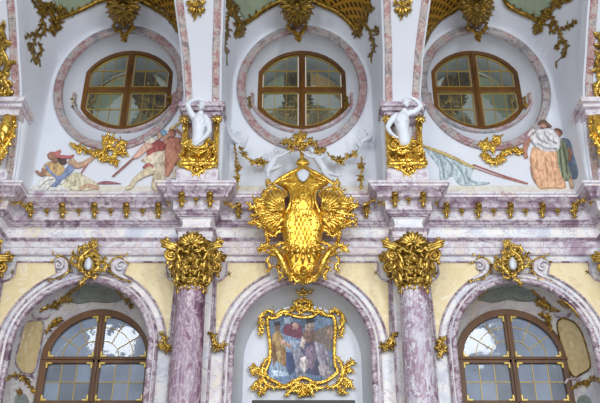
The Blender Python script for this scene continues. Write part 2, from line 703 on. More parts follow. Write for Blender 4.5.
Z0 = 0.0
g = G()
Ztop = 10.30
pts, edges = [], []
outer = [(-11, Z0), (-11, Ztop), (11, Ztop), (11, Z0)]
poly = [(-11, Z0)]
pts = [Vector((-11, Ztop)), Vector((11, Ztop)), Vector((11, Z0))]
chain = []
for cx in reversed(BAYS):
    chain += list(reversed(arch_pts(cx, HW_IN, Z_SPR, RISE, Z0)))
loop = pts + [Vector(p) for p in chain] + [Vector((-11, Z0))]
nl = len(loop)
vo, ed, fa, _, _, _ = delaunay_2d_cdt(loop, [(i, (i + 1) % nl) for i in range(nl)], [], 1, 1e-6)
g.add([(p.x, YW, p.y) for p in vo], [tuple(f) for f in fa])
struct(g.build('wall_lower', M['pale'], smooth=False))
_trees.append(('wall', BVHTree.FromPolygons(g.V, g.F)))

# ---- niche reveals and back walls (left and right hold a window, the middle one the painting)
YB_SIDE, YB_MID = 19.35, 18.75
HWN = 1.36
Z_SPRW, RISEW = 8.02, 1.31
for i, cx in enumerate(BAYS):
    side = i != 1
    yb = YB_SIDE if side else YB_MID
    a = arch_pts(cx, HW_IN, Z_SPR, RISE, Z0)
    if side:
        bpts = arch_pts(cx, HWN, Z_SPRW, RISEW, Z0)
    else:
        bpts = arch_pts(cx, 1.42, Z_SPR, 1.42, Z0)
    g = G()
    V = []
    rows = 7
    for k in range(rows):
        t = k / (rows - 1)
        for (xa, za), (xb, zb) in zip(a, bpts):
            bulge = .12 * math.sin(PI * t) if side else .04 * math.sin(PI * t)
            V.append((xa + (xb - xa) * t + (bulge if xa > cx else -bulge) * (abs(xa - cx) / HW_IN), YW + (yb - YW) * t, za + (zb - za) * t + (bulge if za > Z_SPR else 0)))
    g.add(V, grid_faces(rows, len(a)))
    struct(g.build('wall_niche_reveal', M['pale'] if side else M['plaster_grey']))
    _trees.append(('reveal', BVHTree.FromPolygons(g.V, g.F)))
    if not side:
        g = G()
        V = [(x, yb, z) for x, z in bpts]
        g.add(V, [tuple(range(len(V)))])
        struct(g.build('wall_niche_back', M['plaster'], smooth=False))
        _trees.append(('back', BVHTree.FromPolygons(g.V, g.F)))


def sweep_arch(g, cx, prof, zbot=5.4, n=36, spr=Z_SPR, rk=None):
    """prof: list of (half width, y); rise follows the half width"""
    V = []
    cols = []
    for hw, y in prof:
        rise = RISE + (hw - HW_IN)
        cols.append([(x, y, z) for x, z in arch_pts(cx, hw, spr, rise, zbot, n)])
    for c in cols:
        V += c
    g.add(V, grid_faces(len(cols), len(cols[0])))


k = 1
for cx in BAYS:
    g = G()
    sweep_arch(g, cx, [(1.60, 18.02), (1.60, 17.93), (1.64, 17.90), (1.68, 17.90), (1.69, 17.93), (1.72, 17.93), (1.75, 17.87), (1.79, 17.86), (1.82, 17.90), (1.82, 18.01)], Z0)
    struct(g.build('trim_%d' % k, M['pale']))
    k += 1
    for prof in ([(1.595, 18.02), (1.595, 17.91), (1.62, 17.875), (1.70, 17.875), (1.725, 17.90), (1.725, 17.95)], [(1.755, 17.95), (1.765, 17.865), (1.79, 17.845), (1.82, 17.87), (1.83, 17.95), (1.83, 18.01)]):
        g = G()
        sweep_arch(g, cx, prof, Z0)
        struct(g.build('trim_%d' % k, M['purple']))
        k += 1

# ---- pilaster backing behind the columns, between the arches
for px_ in PIERS:
    g = G()
    box(g, px_ - .45, px_ + .45, 17.9, 18.02, Z0, 10.26)
    struct(g.build('trim_%d' % k, M['pale'], smooth=False, bevel=.015))
    k += 1
    for sgn in (-1, 1):
        g = G()
        box(g, px_ + sgn * .45 - .025, px_ + sgn * .45 + .025, 17.875, 18.0, Z0, 9.75)
        struct(g.build('trim_%d' % k, M['purple'], smooth=False, bevel=.01))
        k += 1


# ---- yellow spandrel panels with purple borders
def spandrel(cx, sg):
    """outline in (x, z): from the keystone scroll to the column, sg = side of the arch"""
    X = lambda u: cx + sg * u
    R = lambda a, hw: (X(hw * math.cos(a)), Z_SPR + (RISE + hw - HW_IN) * math.sin(a))
    out = []
    for a in np.radians(np.linspace(66, 4, 16)):
        out.append(R(a, 2.00))
    out.append((X(2.06), 7.90))
    out.append((X(2.11), 9.56))
    # concave notch under the capital
    for a in np.radians(np.linspace(-90, -180, 6)):
        out.append((X(2.11) + sg * (.26 * math.cos(a) * 1.0), 9.82 + .26 * math.sin(a)))
    out.append((X(1.85), 10.08))
    out.append((X(.92), 10.08))
    return out


for cx in BAYS:
    for sg in (-1, 1):
        pl = spandrel(cx, sg)
        chx = Chart(lambda u, v, h: Vector((u, 17.975 - h, v)), 1.0)
        g = G()
        puff(g, pl, chx, .012, .03, .14, 0, 0, back=.03)
        struct(g.build('trim_%d' % k, M['yellow'], smooth=False))
        k += 1
        g = G()
        q = pl + [pl[0], pl[1]]
        stroke(g, [(a, b, .026) for a, b in q], Chart(lambda u, v, h: Vector((u, 17.96 - h, v)), 1.0), 6, 1, .8)
        struct(g.build('trim_%d' % k, M['purple']))
        k += 1


# ---- entablature with blocks breaking forward over the columns
def path(o, yw=17.9, yb=17.35, hw=.365):
    pts = [(-11, yw - o)]
    for p in PIERS:
        pts += [(p - hw - o, yw - o), (p - hw - o, yb - o), (p + hw + o, yb - o), (p + hw + o, yw - o)]
    pts.append((11, yw - o))
    return pts


def entab(name, prof, mat):
    g = G()
    V = []
    for o, z in prof:
        V += [(x, y, z) for x, y in path(o)]
    g.add(V, grid_faces(len(prof), len(V) // len(prof)))
    return struct(g.build(name, mat, smooth=False))


entab('trim_%d' % k, [(-.3, 11.72), (.60, 11.72), (.62, 11.70), (.62, 11.64), (.58, 11.63), (.57, 11.58)], M['lilac']); k += 1
entab('trim_%d' % k, [(.57, 11.58), (.55, 11.56), (.50, 11.50), (.44, 11.46), (.42, 11.44), (.42, 11.36), (.39, 11.35), (.37, 11.35)], M['rose']); k += 1
entab('trim_%d' % k, [(.37, 11.35), (.22, 11.36), (.20, 11.33), (.20, 11.13)], M['lilac']); k += 1
entab('trim_%d' % k, [(.20, 11.13), (.20, 11.10), (.16, 11.08), (.14, 11.04), (.10, 11.02), (.10, 10.99), (.06, 10.98)], M['rose']); k += 1
entab('trim_%d' % k, [(.06, 10.98), (.00, 10.95), (-.03, 10.88), (-.03, 10.80), (.01, 10.72), (.06, 10.68)], M['pale']); k += 1
entab('trim_%d' % k, [(.06, 10.68), (.12, 10.67), (.13, 10.64), (.10, 10.62), (.07, 10.60), (.07, 10.58)], M['rose']); k += 1
entab('trim_%d' % k, [(.07, 10.58), (.055, 10.57), (.055, 10.44), (.03, 10.42), (.03, 10.28), (.01, 10.25), (-.2, 10.25)], M['lilac']); k += 1

# ---- upper piers whose white faces curve forward into the vault ribs
RZ = spline([(11, 17.42), (12, 17.38), (13, 17.25), (14.2, 16.85), (15.14, 16.0), (15.93, 15.0), (16.55, 14.0), (17.0, 13.0), (17.35, 12.0), (17.8, 10), (18.2, 7), (18.6, 3)], 8)
RZz, RZy = [p[0] for p in RZ], [p[1] for p in RZ]


def Rz(z):
    return float(np.interp(z, RZz, RZy))


def Hz(z):
    return float(np.interp(z, [11, 14.2, 15.14, 15.93, 16.55, 17, 18.6], [.34, .345, .385, .48, .57, .66, .9]))


ZROWS = list(np.linspace(11.6, 16.5, 50)) + list(np.linspace(16.55, 18.5, 40))
for n_, p in enumerate(PIERS):
    g = G()
    V = []
    for z in ZROWS:
        h, y = Hz(z), Rz(z)
        for dx, dy in ((-h - .15, .55), (-h - .14, .06), (-h - .10, .03), (h + .10, .03), (h + .14, .06), (h + .15, .55)):
            V.append((p + dx, y + dy, z))
    g.add(V, grid_faces(len(ZROWS), 6))
    struct(g.build('wall_pier', M['plaster'], smooth=False))
    _trees.append(('pier', BVHTree.FromPolygons(g.V, g.F)))
    for sg in (-1, 1):
        g = G()
        V = []
        for z in ZROWS:
            h, y = Hz(z), Rz(z)
            for dx, dy in ((-.09, .04), (-.09, -.02), (-.06, -.04), (-.04, -.015), (.04, -.015), (.06, -.04), (.09, -.02), (.09, .04)):
                V.append((p + sg * h + dx, y + dy, z))
        g.add(V, grid_faces(len(ZROWS), 8))
        struct(g.build('trim_%d' % k, M['strip']))
        k += 1

# ---- upper bay walls: lunette pocket with a marble ring, rising forward into the vault
RC, RHW, RHH = 15.76, 1.84, 2.20          # ring centre height, half width, half height
YR = 18.3


def Sbay(u, z):
    """distance of the bay surface at offset u from the bay axis"""
    dz = z - RC
    a = abs(u) / 1.98
    if dz > 0:
        r = math.hypot(a, dz / 2.34)
        ang = math.atan2(dz / 2.34, a)
    else:
        r = a
        ang = 0.0
    K = 23 * (1 - math.sin(ang)) ** 1.3 + 5.5 * math.sin(ang)
    q = max(0.0, r - 1)
    y = YR - K * q * min(1, q / .05 * .5 + .5)
    return max(y, Rz(z) + .12) if z < 18.5 else max(y, 6)


US = sorted(set([round(x, 4) for x in list(np.linspace(-2.45, 2.45, 60)) + list(np.linspace(1.9, 2.3, 14)) + list(-np.linspace(1.9, 2.3, 14))]))
ZS = list(np.linspace(11.6, 20.2, 130))


def ring_pts(cx, hw, hh, y, zc=RC, n=64, ex=2.0):
    out = []
    for i in range(n):
        a = 2 * PI * i / n
        c, s = math.cos(a), math.sin(a)
        out.append((cx + hw * math.copysign(abs(c) ** (2 / ex), c), y, zc + hh * math.copysign(abs(s) ** (2 / ex), s)))
    return out


WZC, WHW, WTOP, WBOT, WSIDE0, WSIDE1 = 16.22, 1.29, 17.76, 14.86, 15.62, 16.95
YWIN = 19.2


def win_outline(cx, inset=0.0, n=16):
    """oval window: short straight sides, segmental head and foot; counter-clockwise from the right side"""
    hw = WHW - inset

    def seg(x, rise):
        R = (WHW ** 2 + rise ** 2) / (2 * rise)
        return math.sqrt(max(0, (R - inset) ** 2 - x * x)) - (R - rise)
    out = []
    for i in range(n + 1):      # head, from right to left
        x = hw * math.cos(PI * i / n)
        out.append((cx + x, WSIDE1 + seg(x, WTOP - WSIDE1)))
    for i in range(1, 6):
        t = i / 6
        out.append((cx - hw, WSIDE1 + seg(hw, WTOP - WSIDE1) * (1 - t) + (WSIDE0 - WSIDE1) * t - seg(hw, WSIDE0 - WBOT) * t))
    for i in range(n + 1):      # foot, from left to right
        x = -hw * math.cos(PI * i / n)
        out.append((cx + x, WSIDE0 - seg(x, WSIDE0 - WBOT)))
    for i in range(1, 6):
        t = 1 - i / 6
        out.append((cx + hw, WSIDE1 + seg(hw, WTOP - WSIDE1) * (1 - t) + (WSIDE0 - WSIDE1) * t - seg(hw, WSIDE0 - WBOT) * t))
    return out


for n_, cx in enumerate(BAYS):
    g = G()
    V = [(cx + u, Sbay(u, z), z) for z in ZS for u in US]
    nc = len(US)
    F = []
    for f in grid_faces(len(ZS), nc):
        if max(((V[i][0] - cx) / (RHW - .12)) ** 2 + ((V[i][2] - RC) / (RHH - .12)) ** 2 for i in f) < 1:
            continue
        F.append(f)
    g.add(V, F)
    struct(g.build('wall_upper_bay', M['plaster']))
    _trees.append(('bay', BVHTree.FromPolygons(g.V, g.F)))
    # ring moulding
    g = G()
    V = []
    prof = [(-.02, 18.32), (-.01, 18.22), (-.05, 18.19), (-.09, 18.215), (-.16, 18.215), (-.19, 18.19), (-.225, 18.21), (-.24, 18.33)]
    for d, y in prof:
        V += ring_pts(cx, RHW + d + .02, RHH + d + .02, y, n=80)
    g.add(V, grid_faces(len(prof), 80, True))
    struct(g.build('trim_%d' % k, M['ring']))
    k += 1
    # splayed reveal to the window
    g = G()
    wo = win_outline(cx, .02)
    nW = len(wo)
    rows = 10
    V = []
    for r_ in range(rows):
        t = r_ / (rows - 1)
        for j, (x, z) in enumerate(wo):
            a = math.atan2((z - WZC) / 1.45, (x - cx) / 1.29)
            X, Z = cx + (RHW - .2) * math.cos(a), RC + (RHH - .2) * math.sin(a)
            b_ = .10 * math.sin(PI * t)
            V.append((X + (x - X) * t + b_ * math.cos(a), 18.30 + (YWIN - 18.30) * t, Z + (z - Z) * t + b_ * math.sin(a)))
    g.add(V, grid_faces(rows, nW, True))
    struct(g.build('wall_window_reveal', M['plaster']))
    _trees.append(('oval', BVHTree.FromPolygons(g.V, g.F)))
    # inner sill moulding hugging the foot of the window
    g = G()
    foot = [(cx - WHW - .17, 15.95)] + [(x, z) for x, z in win_outline(cx, -.17, 22)[28:51]] + [(cx + WHW + .17, 15.95)]
    pts = [(x, 18.98 - .1 * abs(x - cx) / 1.4, z) for x, z in foot]
    V = []
    for (x, y, z) in pts:
        dx, dz = x - cx, z - 15.9
        L = math.hypot(dx, dz)
        nx, nz = dx / L, dz / L
        for o_, yy in ((.06, .06), (.05, -.03), (.0, -.06), (-.04, -.03), (-.06, .06)):
            V.append((x + nx * o_, y + yy, z + nz * o_))
    g.add(V, grid_faces(len(pts), 5))
    struct(g.build('trim_%d' % k, M['ring']))
    k += 1

# ---- plain neighbouring bays beyond the outer piers
for cx in (-2 * BAY, 2 * BAY):
    g = G()
    g.add([(cx + u, Sbay(u, z), z) for z in ZS for u in US], grid_faces(len(ZS), len(US)))
    struct(g.build('wall_upper_bay', M['plaster']))

# ---- painted ground strip along the foot of the upper wall
for n_, cx in enumerate(BAYS):
    g = G()
    box(g, cx - 2.0, cx + 2.0, 18.27, 18.31, 11.7, 12.46)
    _trees.append(('bay', BVHTree.FromPolygons(g.V, g.F)))
    struct(g.build('trim_%d' % k, M['ground'], smooth=False, bevel=.01))
    k += 1

# ---- windows -------------------------------------------------------------
wi = 1


def bar(g, a, b, w, y0, y1):
    dx, dz = b[0] - a[0], b[1] - a[1]
    L = math.hypot(dx, dz)
    nx, nz = -dz / L * w / 2, dx / L * w / 2
    V = []
    for (x, z) in (a, b):
        for s_ in (-1, 1):
            V += [(x + s_ * nx, y0, z + s_ * nz), (x + s_ * nx, y1, z + s_ * nz)]
    g.add(V, [(0, 1, 3, 2), (4, 6, 7, 5), (0, 4, 5, 1), (2, 3, 7, 6), (0, 2, 6, 4), (1, 5, 7, 3)])


def band(g, outer, inner, y0, y1, closed=True):
    """solid frame between two outlines of equal length"""
    n = len(outer)
    V = [(x, y0, z) for x, z in outer] + [(x, y0, z) for x, z in inner] + [(x, y1, z) for x, z in inner] + [(x, y1, z) for x, z in outer]
    F = []
    for j in range(n if closed else n - 1):
        k2 = (j + 1) % n
        for r_ in range(4):
            q = (r_ + 1) % 4
            F.append((r_ * n + j, r_ * n + k2, q * n + k2, q * n + j))
    g.add(V, F)


def clip_seg(poly, a, b, n=60):
    """portion of segment a-b inside poly"""
    ins = [(a[0] + (b[0] - a[0]) * i / n, a[1] + (b[1] - a[1]) * i / n) for i in range(n + 1)]
    ins = [p for p in ins if inside(poly, *p)]
    return (ins[0], ins[-1]) if len(ins) > 1 else None


for n_, cx in enumerate(BAYS):
    Y = YWIN
    w = thing('window_%d' % wi, '', '', (cx, Y, WBOT))
    del w['label'], w['category']
    w['kind'] = 'structure'
    wi += 1
    o1, o2 = win_outline(cx, -.03), win_outline(cx, .11)
    g = G()
    band(g, o1, o2, Y - .07, Y + .08)
    zt, zb = WTOP - .1, WBOT + .1
    ZT = 16.30
    bar(g, (cx, zb), (cx, zt), .20, Y - .06, Y + .06)
    bar(g, (cx - WHW + .1, ZT), (cx + WHW - .1, ZT), .17, Y - .055, Y + .06)
    bar(g, (cx, zb), (cx, zt), .06, Y - .10, Y)
    fr = g.build('window_frame', M['wood_gilt'], w, smooth=False, bevel=.012)
    # four gilt-edged sashes
    for (x0, x1, z0, z1) in ((cx - WHW, cx - .10, ZT + .085, WTOP), (cx + .10, cx + WHW, ZT + .085, WTOP), (cx - WHW, cx - .10, WBOT, ZT - .085), (cx + .10, cx + WHW, WBOT, ZT - .085)):
        cell_poly = [p for p in o2]
        g = G()
        # gilt fillet round the sash
        def sash(ins):
            q = []
            src = win_outline(cx, .11 + ins, 24)
            for (x, z) in src:
                q.append((min(max(x, x0 + ins), x1 - ins), min(max(z, z0 + ins), z1 - ins)))
            return q
        sa, sb = sash(.02), sash(.045)
        band(g, sa, sb, Y - .03, Y + .02)
        # lead bars
        poly = sash(.03)
        xa, xb = min(p[0] for p in poly), max(p[0] for p in poly)
        za, zb_ = min(p[1] for p in poly), max(p[1] for p in poly)
        for t in (1 / 3, 2 / 3):
            s_ = clip_seg(poly, (xa + (xb - xa) * t, za - .1), (xa + (xb - xa) * t, zb_ + .1))
            if s_:
                bar(g, s_[0], s_[1], .016, Y - .02, Y + .01)
        s_ = clip_seg(poly, (xa - .1, za + (zb_ - za) * .5), (xb + .1, za + (zb_ - za) * .5))
        if s_:
            bar(g, s_[0], s_[1], .022, Y - .02, Y + .01)
        g.build('glazing_bars', M['brass_dim'], w, smooth=False)
        g = G()
        V = [(x, Y, z) for x, z in sash(.02)]
        # drop repeated points
        q = [V[0]]
        for v in V[1:]:
            if (Vector(v) - Vector(q[-1])).length > 1e-4:
                q.append(v)
        if (Vector(q[0]) - Vector(q[-1])).length < 1e-4:
            q.pop()
        g.add(q, [tuple(range(len(q)))])
        g.build('pane', M['glass_up'], w, smooth=False)

for cx in (BAYS[0] + .08, BAYS[2] + .03):
    Y = YB_SIDE
    w = thing('window_%d' % wi, '', '', (cx, Y, 4.6))
    del w['label'], w['category']
    w['kind'] = 'structure'
    wi += 1
    ZB = 4.6
    g = G()
    o1, o2 = arch_pts(cx, 1.40, 8.02, 1.34, ZB, 40), arch_pts(cx, 1.22, 8.02, 1.16, ZB, 40)
    band(g, o1, o2, Y - .10, Y + .08, False)
    bar(g, (cx, ZB), (cx, 9.22), .20, Y - .08, Y + .06)
    bar(g, (cx, ZB), (cx, 9.22), .07, Y - .13, Y)
    for zt in (8.02, 6.92):
        bar(g, (cx - 1.35, zt), (cx + 1.35, zt), .17, Y - .08, Y + .06)
        bar(g, (cx - 1.38, zt + .02), (cx + 1.38, zt + .02), .05, Y - .13, Y)
    g.build('window_frame', M['wood'], w, smooth=False, bevel=.012)
    # gilt corner pieces of the sashes
    g = G()
    for sg in (-1, 1):
        for (zc, dz) in ((8.11, 1), (7.93, -1), (7.01, 1), (6.83, -1)):
            for (xc, dx) in ((cx + sg * .105, sg), (cx + sg * 1.215, -sg)):
                if zc > 8 and dx == -sg:
                    xc -= sg * .015
                bar(g, (xc, zc), (xc + dx * .12, zc), .03, Y - .10, Y - .03)
                bar(g, (xc, zc - dz * .02), (xc, zc + dz * .12), .03, Y - .10, Y - .03)
        bar(g, (cx + sg * .105, 9.14), (cx + sg * .105, 9.02), .03, Y - .10, Y - .03)
        bar(g, (cx + sg * .09, 9.155), (cx + sg * .23, 9.135), .03, Y - .10, Y - .03)
    g.build('gilt_corners', M['brass'], w, smooth=False)
    for sg in (-1, 1):
        # fan light
        g = G()
        pc = (cx + sg * .10, 8.02 + .085)
        R1, hx = 1.20, 1.22

        def fan(ins):
            q = []
            for i in range(21):
                a = PI / 2 * i / 20
                q.append((max(cx + hx * math.cos(a) - ins * math.cos(a), cx + .10 + ins), max(8.02 + (R1 - .04) * math.sin(a) - ins * math.sin(a), pc[1] + ins)))
            q.append((cx + .10 + ins, pc[1] + ins))
            return [(cx + sg * (x - cx), z) for x, z in q]
        for rad in (.42, .78):
            pa = [(cx + sg * (.10 + (rad) * math.cos(a)), pc[1] + rad * math.sin(a)) for a in np.linspace(0, PI / 2, 14)]
            for a_, b_ in zip(pa[:-1], pa[1:]):
                bar(g, a_, b_, .017, Y - .02, Y + .01)
        for dg in (30, 60):
            a = math.radians(dg)
            pin = (cx + sg * (.10 + .42 * math.cos(a)), pc[1] + .42 * math.sin(a))
            s_ = clip_seg(fan(.01), pin, (cx + sg * 1.5 * math.cos(a), pc[1] + 1.5 * math.sin(a)))
            if s_:
                bar(g, s_[0], s_[1], .017, Y - .02, Y + .01)
        g.build('glazing_bars', M['brass_dim'], w, smooth=False)
        g = G()
        q = fan(.0)
        g.add([(x, Y, z) for x, z in q], [tuple(range(len(q)))])
        g.build('pane', M['glass'], w, smooth=False)
        for z0, z1, rows_ in ((7.005, 7.935, 2), (ZB + .05, 6.835, 4)):
            g = G()
            xa, xb = cx + sg * .10, cx + sg * 1.22
            x0, x1 = min(xa, xb), max(xa, xb)
            rc = lambda i_: [(x0 + i_, z0 + i_), (x1 - i_, z0 + i_), (x1 - i_, z1 - i_), (x0 + i_, z1 - i_)]
            for t in (1 / 3, 2 / 3):
                bar(g, (x0 + (x1 - x0) * t, z0), (x0 + (x1 - x0) * t, z1), .017, Y - .02, Y + .01)
            for r_ in range(1, rows_):
                zz = z0 + (z1 - z0) * r_ / rows_
                bar(g, (x0, zz), (x1, zz), .017, Y - .02, Y + .01)
            g.build('glazing_bars', M['brass_dim'], w, smooth=False)
            # each leaded light is its own slightly tilted piece of glass in one pane mesh
            g = G()
            dim = []
            for ci in range(3):
                for ri in range(rows_):
                    a0, a1 = x0 + (x1 - x0) * ci / 3, x0 + (x1 - x0) * (ci + 1) / 3
                    b0, b1 = z0 + (z1 - z0) * ri / rows_, z0 + (z1 - z0) * (ri + 1) / rows_
                    t1, t2 = random.uniform(-.005, .005), random.uniform(-.005, .005)
                    dim.append(random.random() < .38)  # random lights take the darker glass, its weaker reflection painted in
                    g.add([(a0, Y - t1 - t2, b0), (a1, Y + t1 - t2, b0), (a1, Y + t1 + t2, b1), (a0, Y - t1 + t2, b1)], [(0, 1, 2, 3)])
            po = g.build('pane', M['glass'], w, smooth=False)
            po.data.materials.append(M['glass_dark_refl'])
            for q_, dm in enumerate(dim):
                po.data.polygons[q_].material_index = 1 if dm else 0
# ============================================================ COLUMNS
def lathe(g, prof, n=40, cx=0, cy=0, flute=0, fdepth=.0):
    V = []
    for r, z in prof:
        for j in range(n):
            a = 2 * PI * j / n
            rr = r - (fdepth if flute and (j % 3 == 0) else 0)
            V.append((cx + rr * math.cos(a), cy + rr * math.sin(a), z))
    g.add(V, grid_faces(len(prof), n, True))
    g.add([V[j] for j in range(n)], [tuple(range(n))])
    g.add([V[-n + j] for j in range(n)], [tuple(range(n))])


ZCAP = 9.62      # middle height of the capital


def bell(v):
    z = ZCAP - v
    return float(np.interp(z, [8.9, 9.2, 9.7, 10.1, 10.4], [.33, .345, .38, .46, .5]))


def wrap(u, v, h):
    r = bell(v) + h
    a = u / .40
    return Vector((r * math.sin(a), -r * math.cos(a), ZCAP - v))


def make_column(label):
    t = thing('marble_column', label, 'column', (0, 17.4, 0))
    LOCAL.add(t.name)
    g = G()
    prof = [(.415 - .085 * ((z - .6) / 8.4) ** 1.5, z) for z in np.linspace(.6, 9.0, 16)] + [(.345, 9.02), (.36, 9.05), (.345, 9.08)]
    lathe(g, prof, 72, flute=3, fdepth=.012)
    g.build('shaft', M['column'], t)
    g = G()
    lathe(g, [(.58, 0), (.58, .25), (.52, .28), (.56, .34), (.52, .42), (.44, .46), (.46, .55), (.42, .62)], 40)
    g.build('base', M['rose'], t)
    # capital
    g = G()
    lathe(g, [(.33, 8.98), (.345, 9.2), (.38, 9.7), (.46, 10.1), (.50, 10.24)], 32)
    cap = g.build('capital', M['gold_dark'], t)
    cw = Chart(wrap, 1.0)
    rnd = random.Random(3)
    # necking festoon and drops
    g = G()
    for i in range(9):
        u = -.56 + 1.12 * i / 8
        leaf(g, u, .52, -90 + rnd.uniform(-20, 20), .12 + .07 * (i in (1, 4, 7)), .038, cw, rnd.uniform(-.8, .8))
        stroke(g, [(u - .07, .51, .02), (u, .54 + .02 * (i % 2), .03), (u + .07, .51, .02)], cw, 6, 3)
    # first row of acanthus
    for i in range(7):
        u = -.54 + 1.08 * i / 6
        for s_ in (-1, 0, 1):
            leaf(g, u + s_ * .035, .48, 90 + s_ * 12, .40 - abs(s_) * .1, .05, cw, s_ * -.5, lift=.0 + .02 * (s_ == 0), rise=.04)
        blob(g, u, .12, .045, cw, .07)
        for s_ in (-1, 1):
            leaf(g, u + s_ * .03, .32, 90 - s_ * 50, .13, .03, cw, s_ * .9, lift=.05)
            leaf(g, u + s_ * .03, .42, 90 - s_ * 60, .12, .03, cw, s_ * .9, lift=.04)
    for i in range(6):
        u = -.45 + .9 * i / 5
        leaf(g, u, .25, 90, .40, .06, cw, rnd.uniform(-.3, .3), lift=.05, rise=.07)
        for s_ in (-1, 1):
            leaf(g, u, .10, 90 - s_ * 50, .17, .035, cw, s_ * 1.4, lift=.08)
    g.build('acanthus_leaves', M['gold_old'], cap)
    # corner volutes and flaring horns of the abacus
    for sx_ in (-1, 1):
        for dy in (-.40, .28):
            ch = Chart(lambda u, v, h, dy=dy, sx_=sx_: Vector((u, dy + .35 * (abs(u) - .5) * (-1 if dy < 0 else 1) - h, ZCAP - v)), 1.0)
            g = G()
            spiral(g, sx_ * .48, -.17, .145, 1.7, 90, -sx_, .05, .022, ch, tail=[(sx_ * .16, .30, .03, 0), (sx_ * .22, .05, .05, .03), (sx_ * .34, -.24, .05, .05)])
            leaf(g, sx_ * .54, -.04, -80, .16, .05, ch, sx_ * .6, lift=.05)
            leaf(g, sx_ * .42, .0, -100, .24, .05, ch, sx_ * .6, lift=.05)
            g.build('volute', M['gold_old'], cap)
            g = G()
            for k_ in range(3):
                stroke(g, [(sx_ * .10, -.40 + k_ * .06, .03, .02), (sx_ * .35, -.43 + k_ * .065, .06, .04), (sx_ * .56, -.47 + k_ * .06, .05, .05), (sx_ * .72, -.54 + k_ * .08, .03, .02)], ch, 6, 4)
            leaf(g, sx_ * .62, -.42, 20 if sx_ > 0 else 160, .2, .04, ch, sx_ * 1.0, lift=.04)
            leaf(g, sx_ * .55, -.52, 60 if sx_ > 0 else 120, .16, .04, ch, sx_ * -1.0, lift=.04)
            g.build('abacus_horn', M['gold_old'], cap)
    # shell and flower at the middle of the abacus
    ch = Chart(lambda u, v, h: Vector((u, -.50 - h, ZCAP - v)), 1.0)
    g = G()
    shell(g, 0, -.38, 90, 150, .38, 9, .045, ch, .02)
    cluster(g, 0, -.42, .22, 9, ch, .05, .05)
    for s_ in (-1, 1):
        rocaille(g, [(0, -.30), (s_ * .16, -.22), (s_ * .26, -.34), (s_ * .34, -.22)], ch, .04, .14, .08, 0)
        rocaille(g, [(s_ * .05, .32), (s_ * .18, .22), (s_ * .12, .05), (s_ * .22, -.05)], ch, .035, .12, .07, 0)
        leaf(g, s_ * .10, .38, 90 - s_ * 20, .30, .05, ch, -s_ * 1.2, lift=.02)
    blob(g, 0, -.02, .09, ch, .02)
    shell(g, 0, .12, -90, 120, .22, 5, .04, ch, .0)
    shell(g, 0, .42, -90, 100, .15, 5, .035, ch, -.06)
    g.build('shell_crest', M['gold_old'], cap)
    return t


col_labels = ['outermost left gilded capital on its column, cut by the left edge',
              'purple and white marble column left of the framed painting, with gilded capital',
              'paler grey and purple marble column right of the framed painting, with gilded capital',
              'outermost right gilded capital on its column, cut by the right edge']
c0 = make_column(col_labels[0])
cols = [c0] + [copy_tree(c0) for _ in range(3)]
for o, x, l in zip(cols, PIERS, col_labels):
    o.location = (x, 17.4, 0)
    tag(o, l, 'column', 'marble columns with gilded capitals')
# the right one of the middle pair is paler
M['column_b'] = mat_marble('marble_column_pale', [(.36, srgb(116, 84, 106)), (.44, srgb(150, 118, 138)), (.475, srgb(204, 198, 210)), (.50, srgb(212, 212, 222)), (.525, srgb(152, 118, 140)), (.57, srgb(190, 182, 198)), (.66, srgb(216, 214, 222))], .8, (1.3, 1.3, .9), .5, vein=srgb(226, 222, 228), vs=2.4, vw=.014)
for ch_ in cols[2].children:
    if ch_.name.startswith('shaft'):
        ch_.data = ch_.data.copy()
        ch_.data.materials[0] = M['column_b']


# ============================================================ BRACKETS AND ROSETTES UNDER THE CORNICE
def make_bracket():
    ch = local_chart()
    g = G()
    # scrolled modillion, hanging 0.34 m; v runs down from its top
    stroke(g, [(0, -.02, .07, .16), (0, .06, .085, .18), (0, .14, .075, .11), (0, .24, .05, .05), (0, .33, .03, .06)], ch, 8, 4, .8)
    for s_ in (-1, 1):
        leaf(g, 0, .03, 90 + s_ * 85, .15, .035, ch, s_ * 1.8, lift=.14)
        leaf(g, 0, .14, -90 + s_ * 50, .15, .03, ch, s_ * 1.5, lift=.08)
        leaf(g, 0, .26, -90 + s_ * 35, .10, .022, ch, s_ * 1.2, lift=.05)
    for i in range(5):
        blob(g, 0, .04 + i * .06, .03, ch, .17 - .03 * i)
    o = g.build('cornice_bracket', M['gold_old'])
    return o


def make_rosette():
    ch = local_chart()
    g = G()
    for i in range(8):
        leaf(g, 0, 0, i * 45 + 10, .10, .03, ch, .3, lift=.05, rise=.03)
    blob(g, 0, 0, .045, ch, .08)
    leaf(g, 0, .05, -90, .13, .03, ch, .2, lift=.04)
    stroke(g, [(0, 0, .035, -.02), (0, 0.005, .035, .05)], ch, 6, 1)
    return g.build('cornice_rosette', M['gold_old'])


ordn = ['first', 'second', 'third', 'fourth', 'fifth', 'sixth', 'seventh']
bname = ['left bay', 'middle bay', 'right bay']
cname = ['outer left', 'left', 'right', 'outer right']
br0, ro0 = make_bracket(), make_rosette()
ub, ur = [False], [False]


def put(src, used, loc, label, cat, group, s=1.0):
    o = src if not used[0] else src.copy()
    if used[0]:
        COL.objects.link(o)
    used[0] = True
    o.location = loc
    o.scale = (s, s, s)
    tag(o, label, cat, group)
    return o


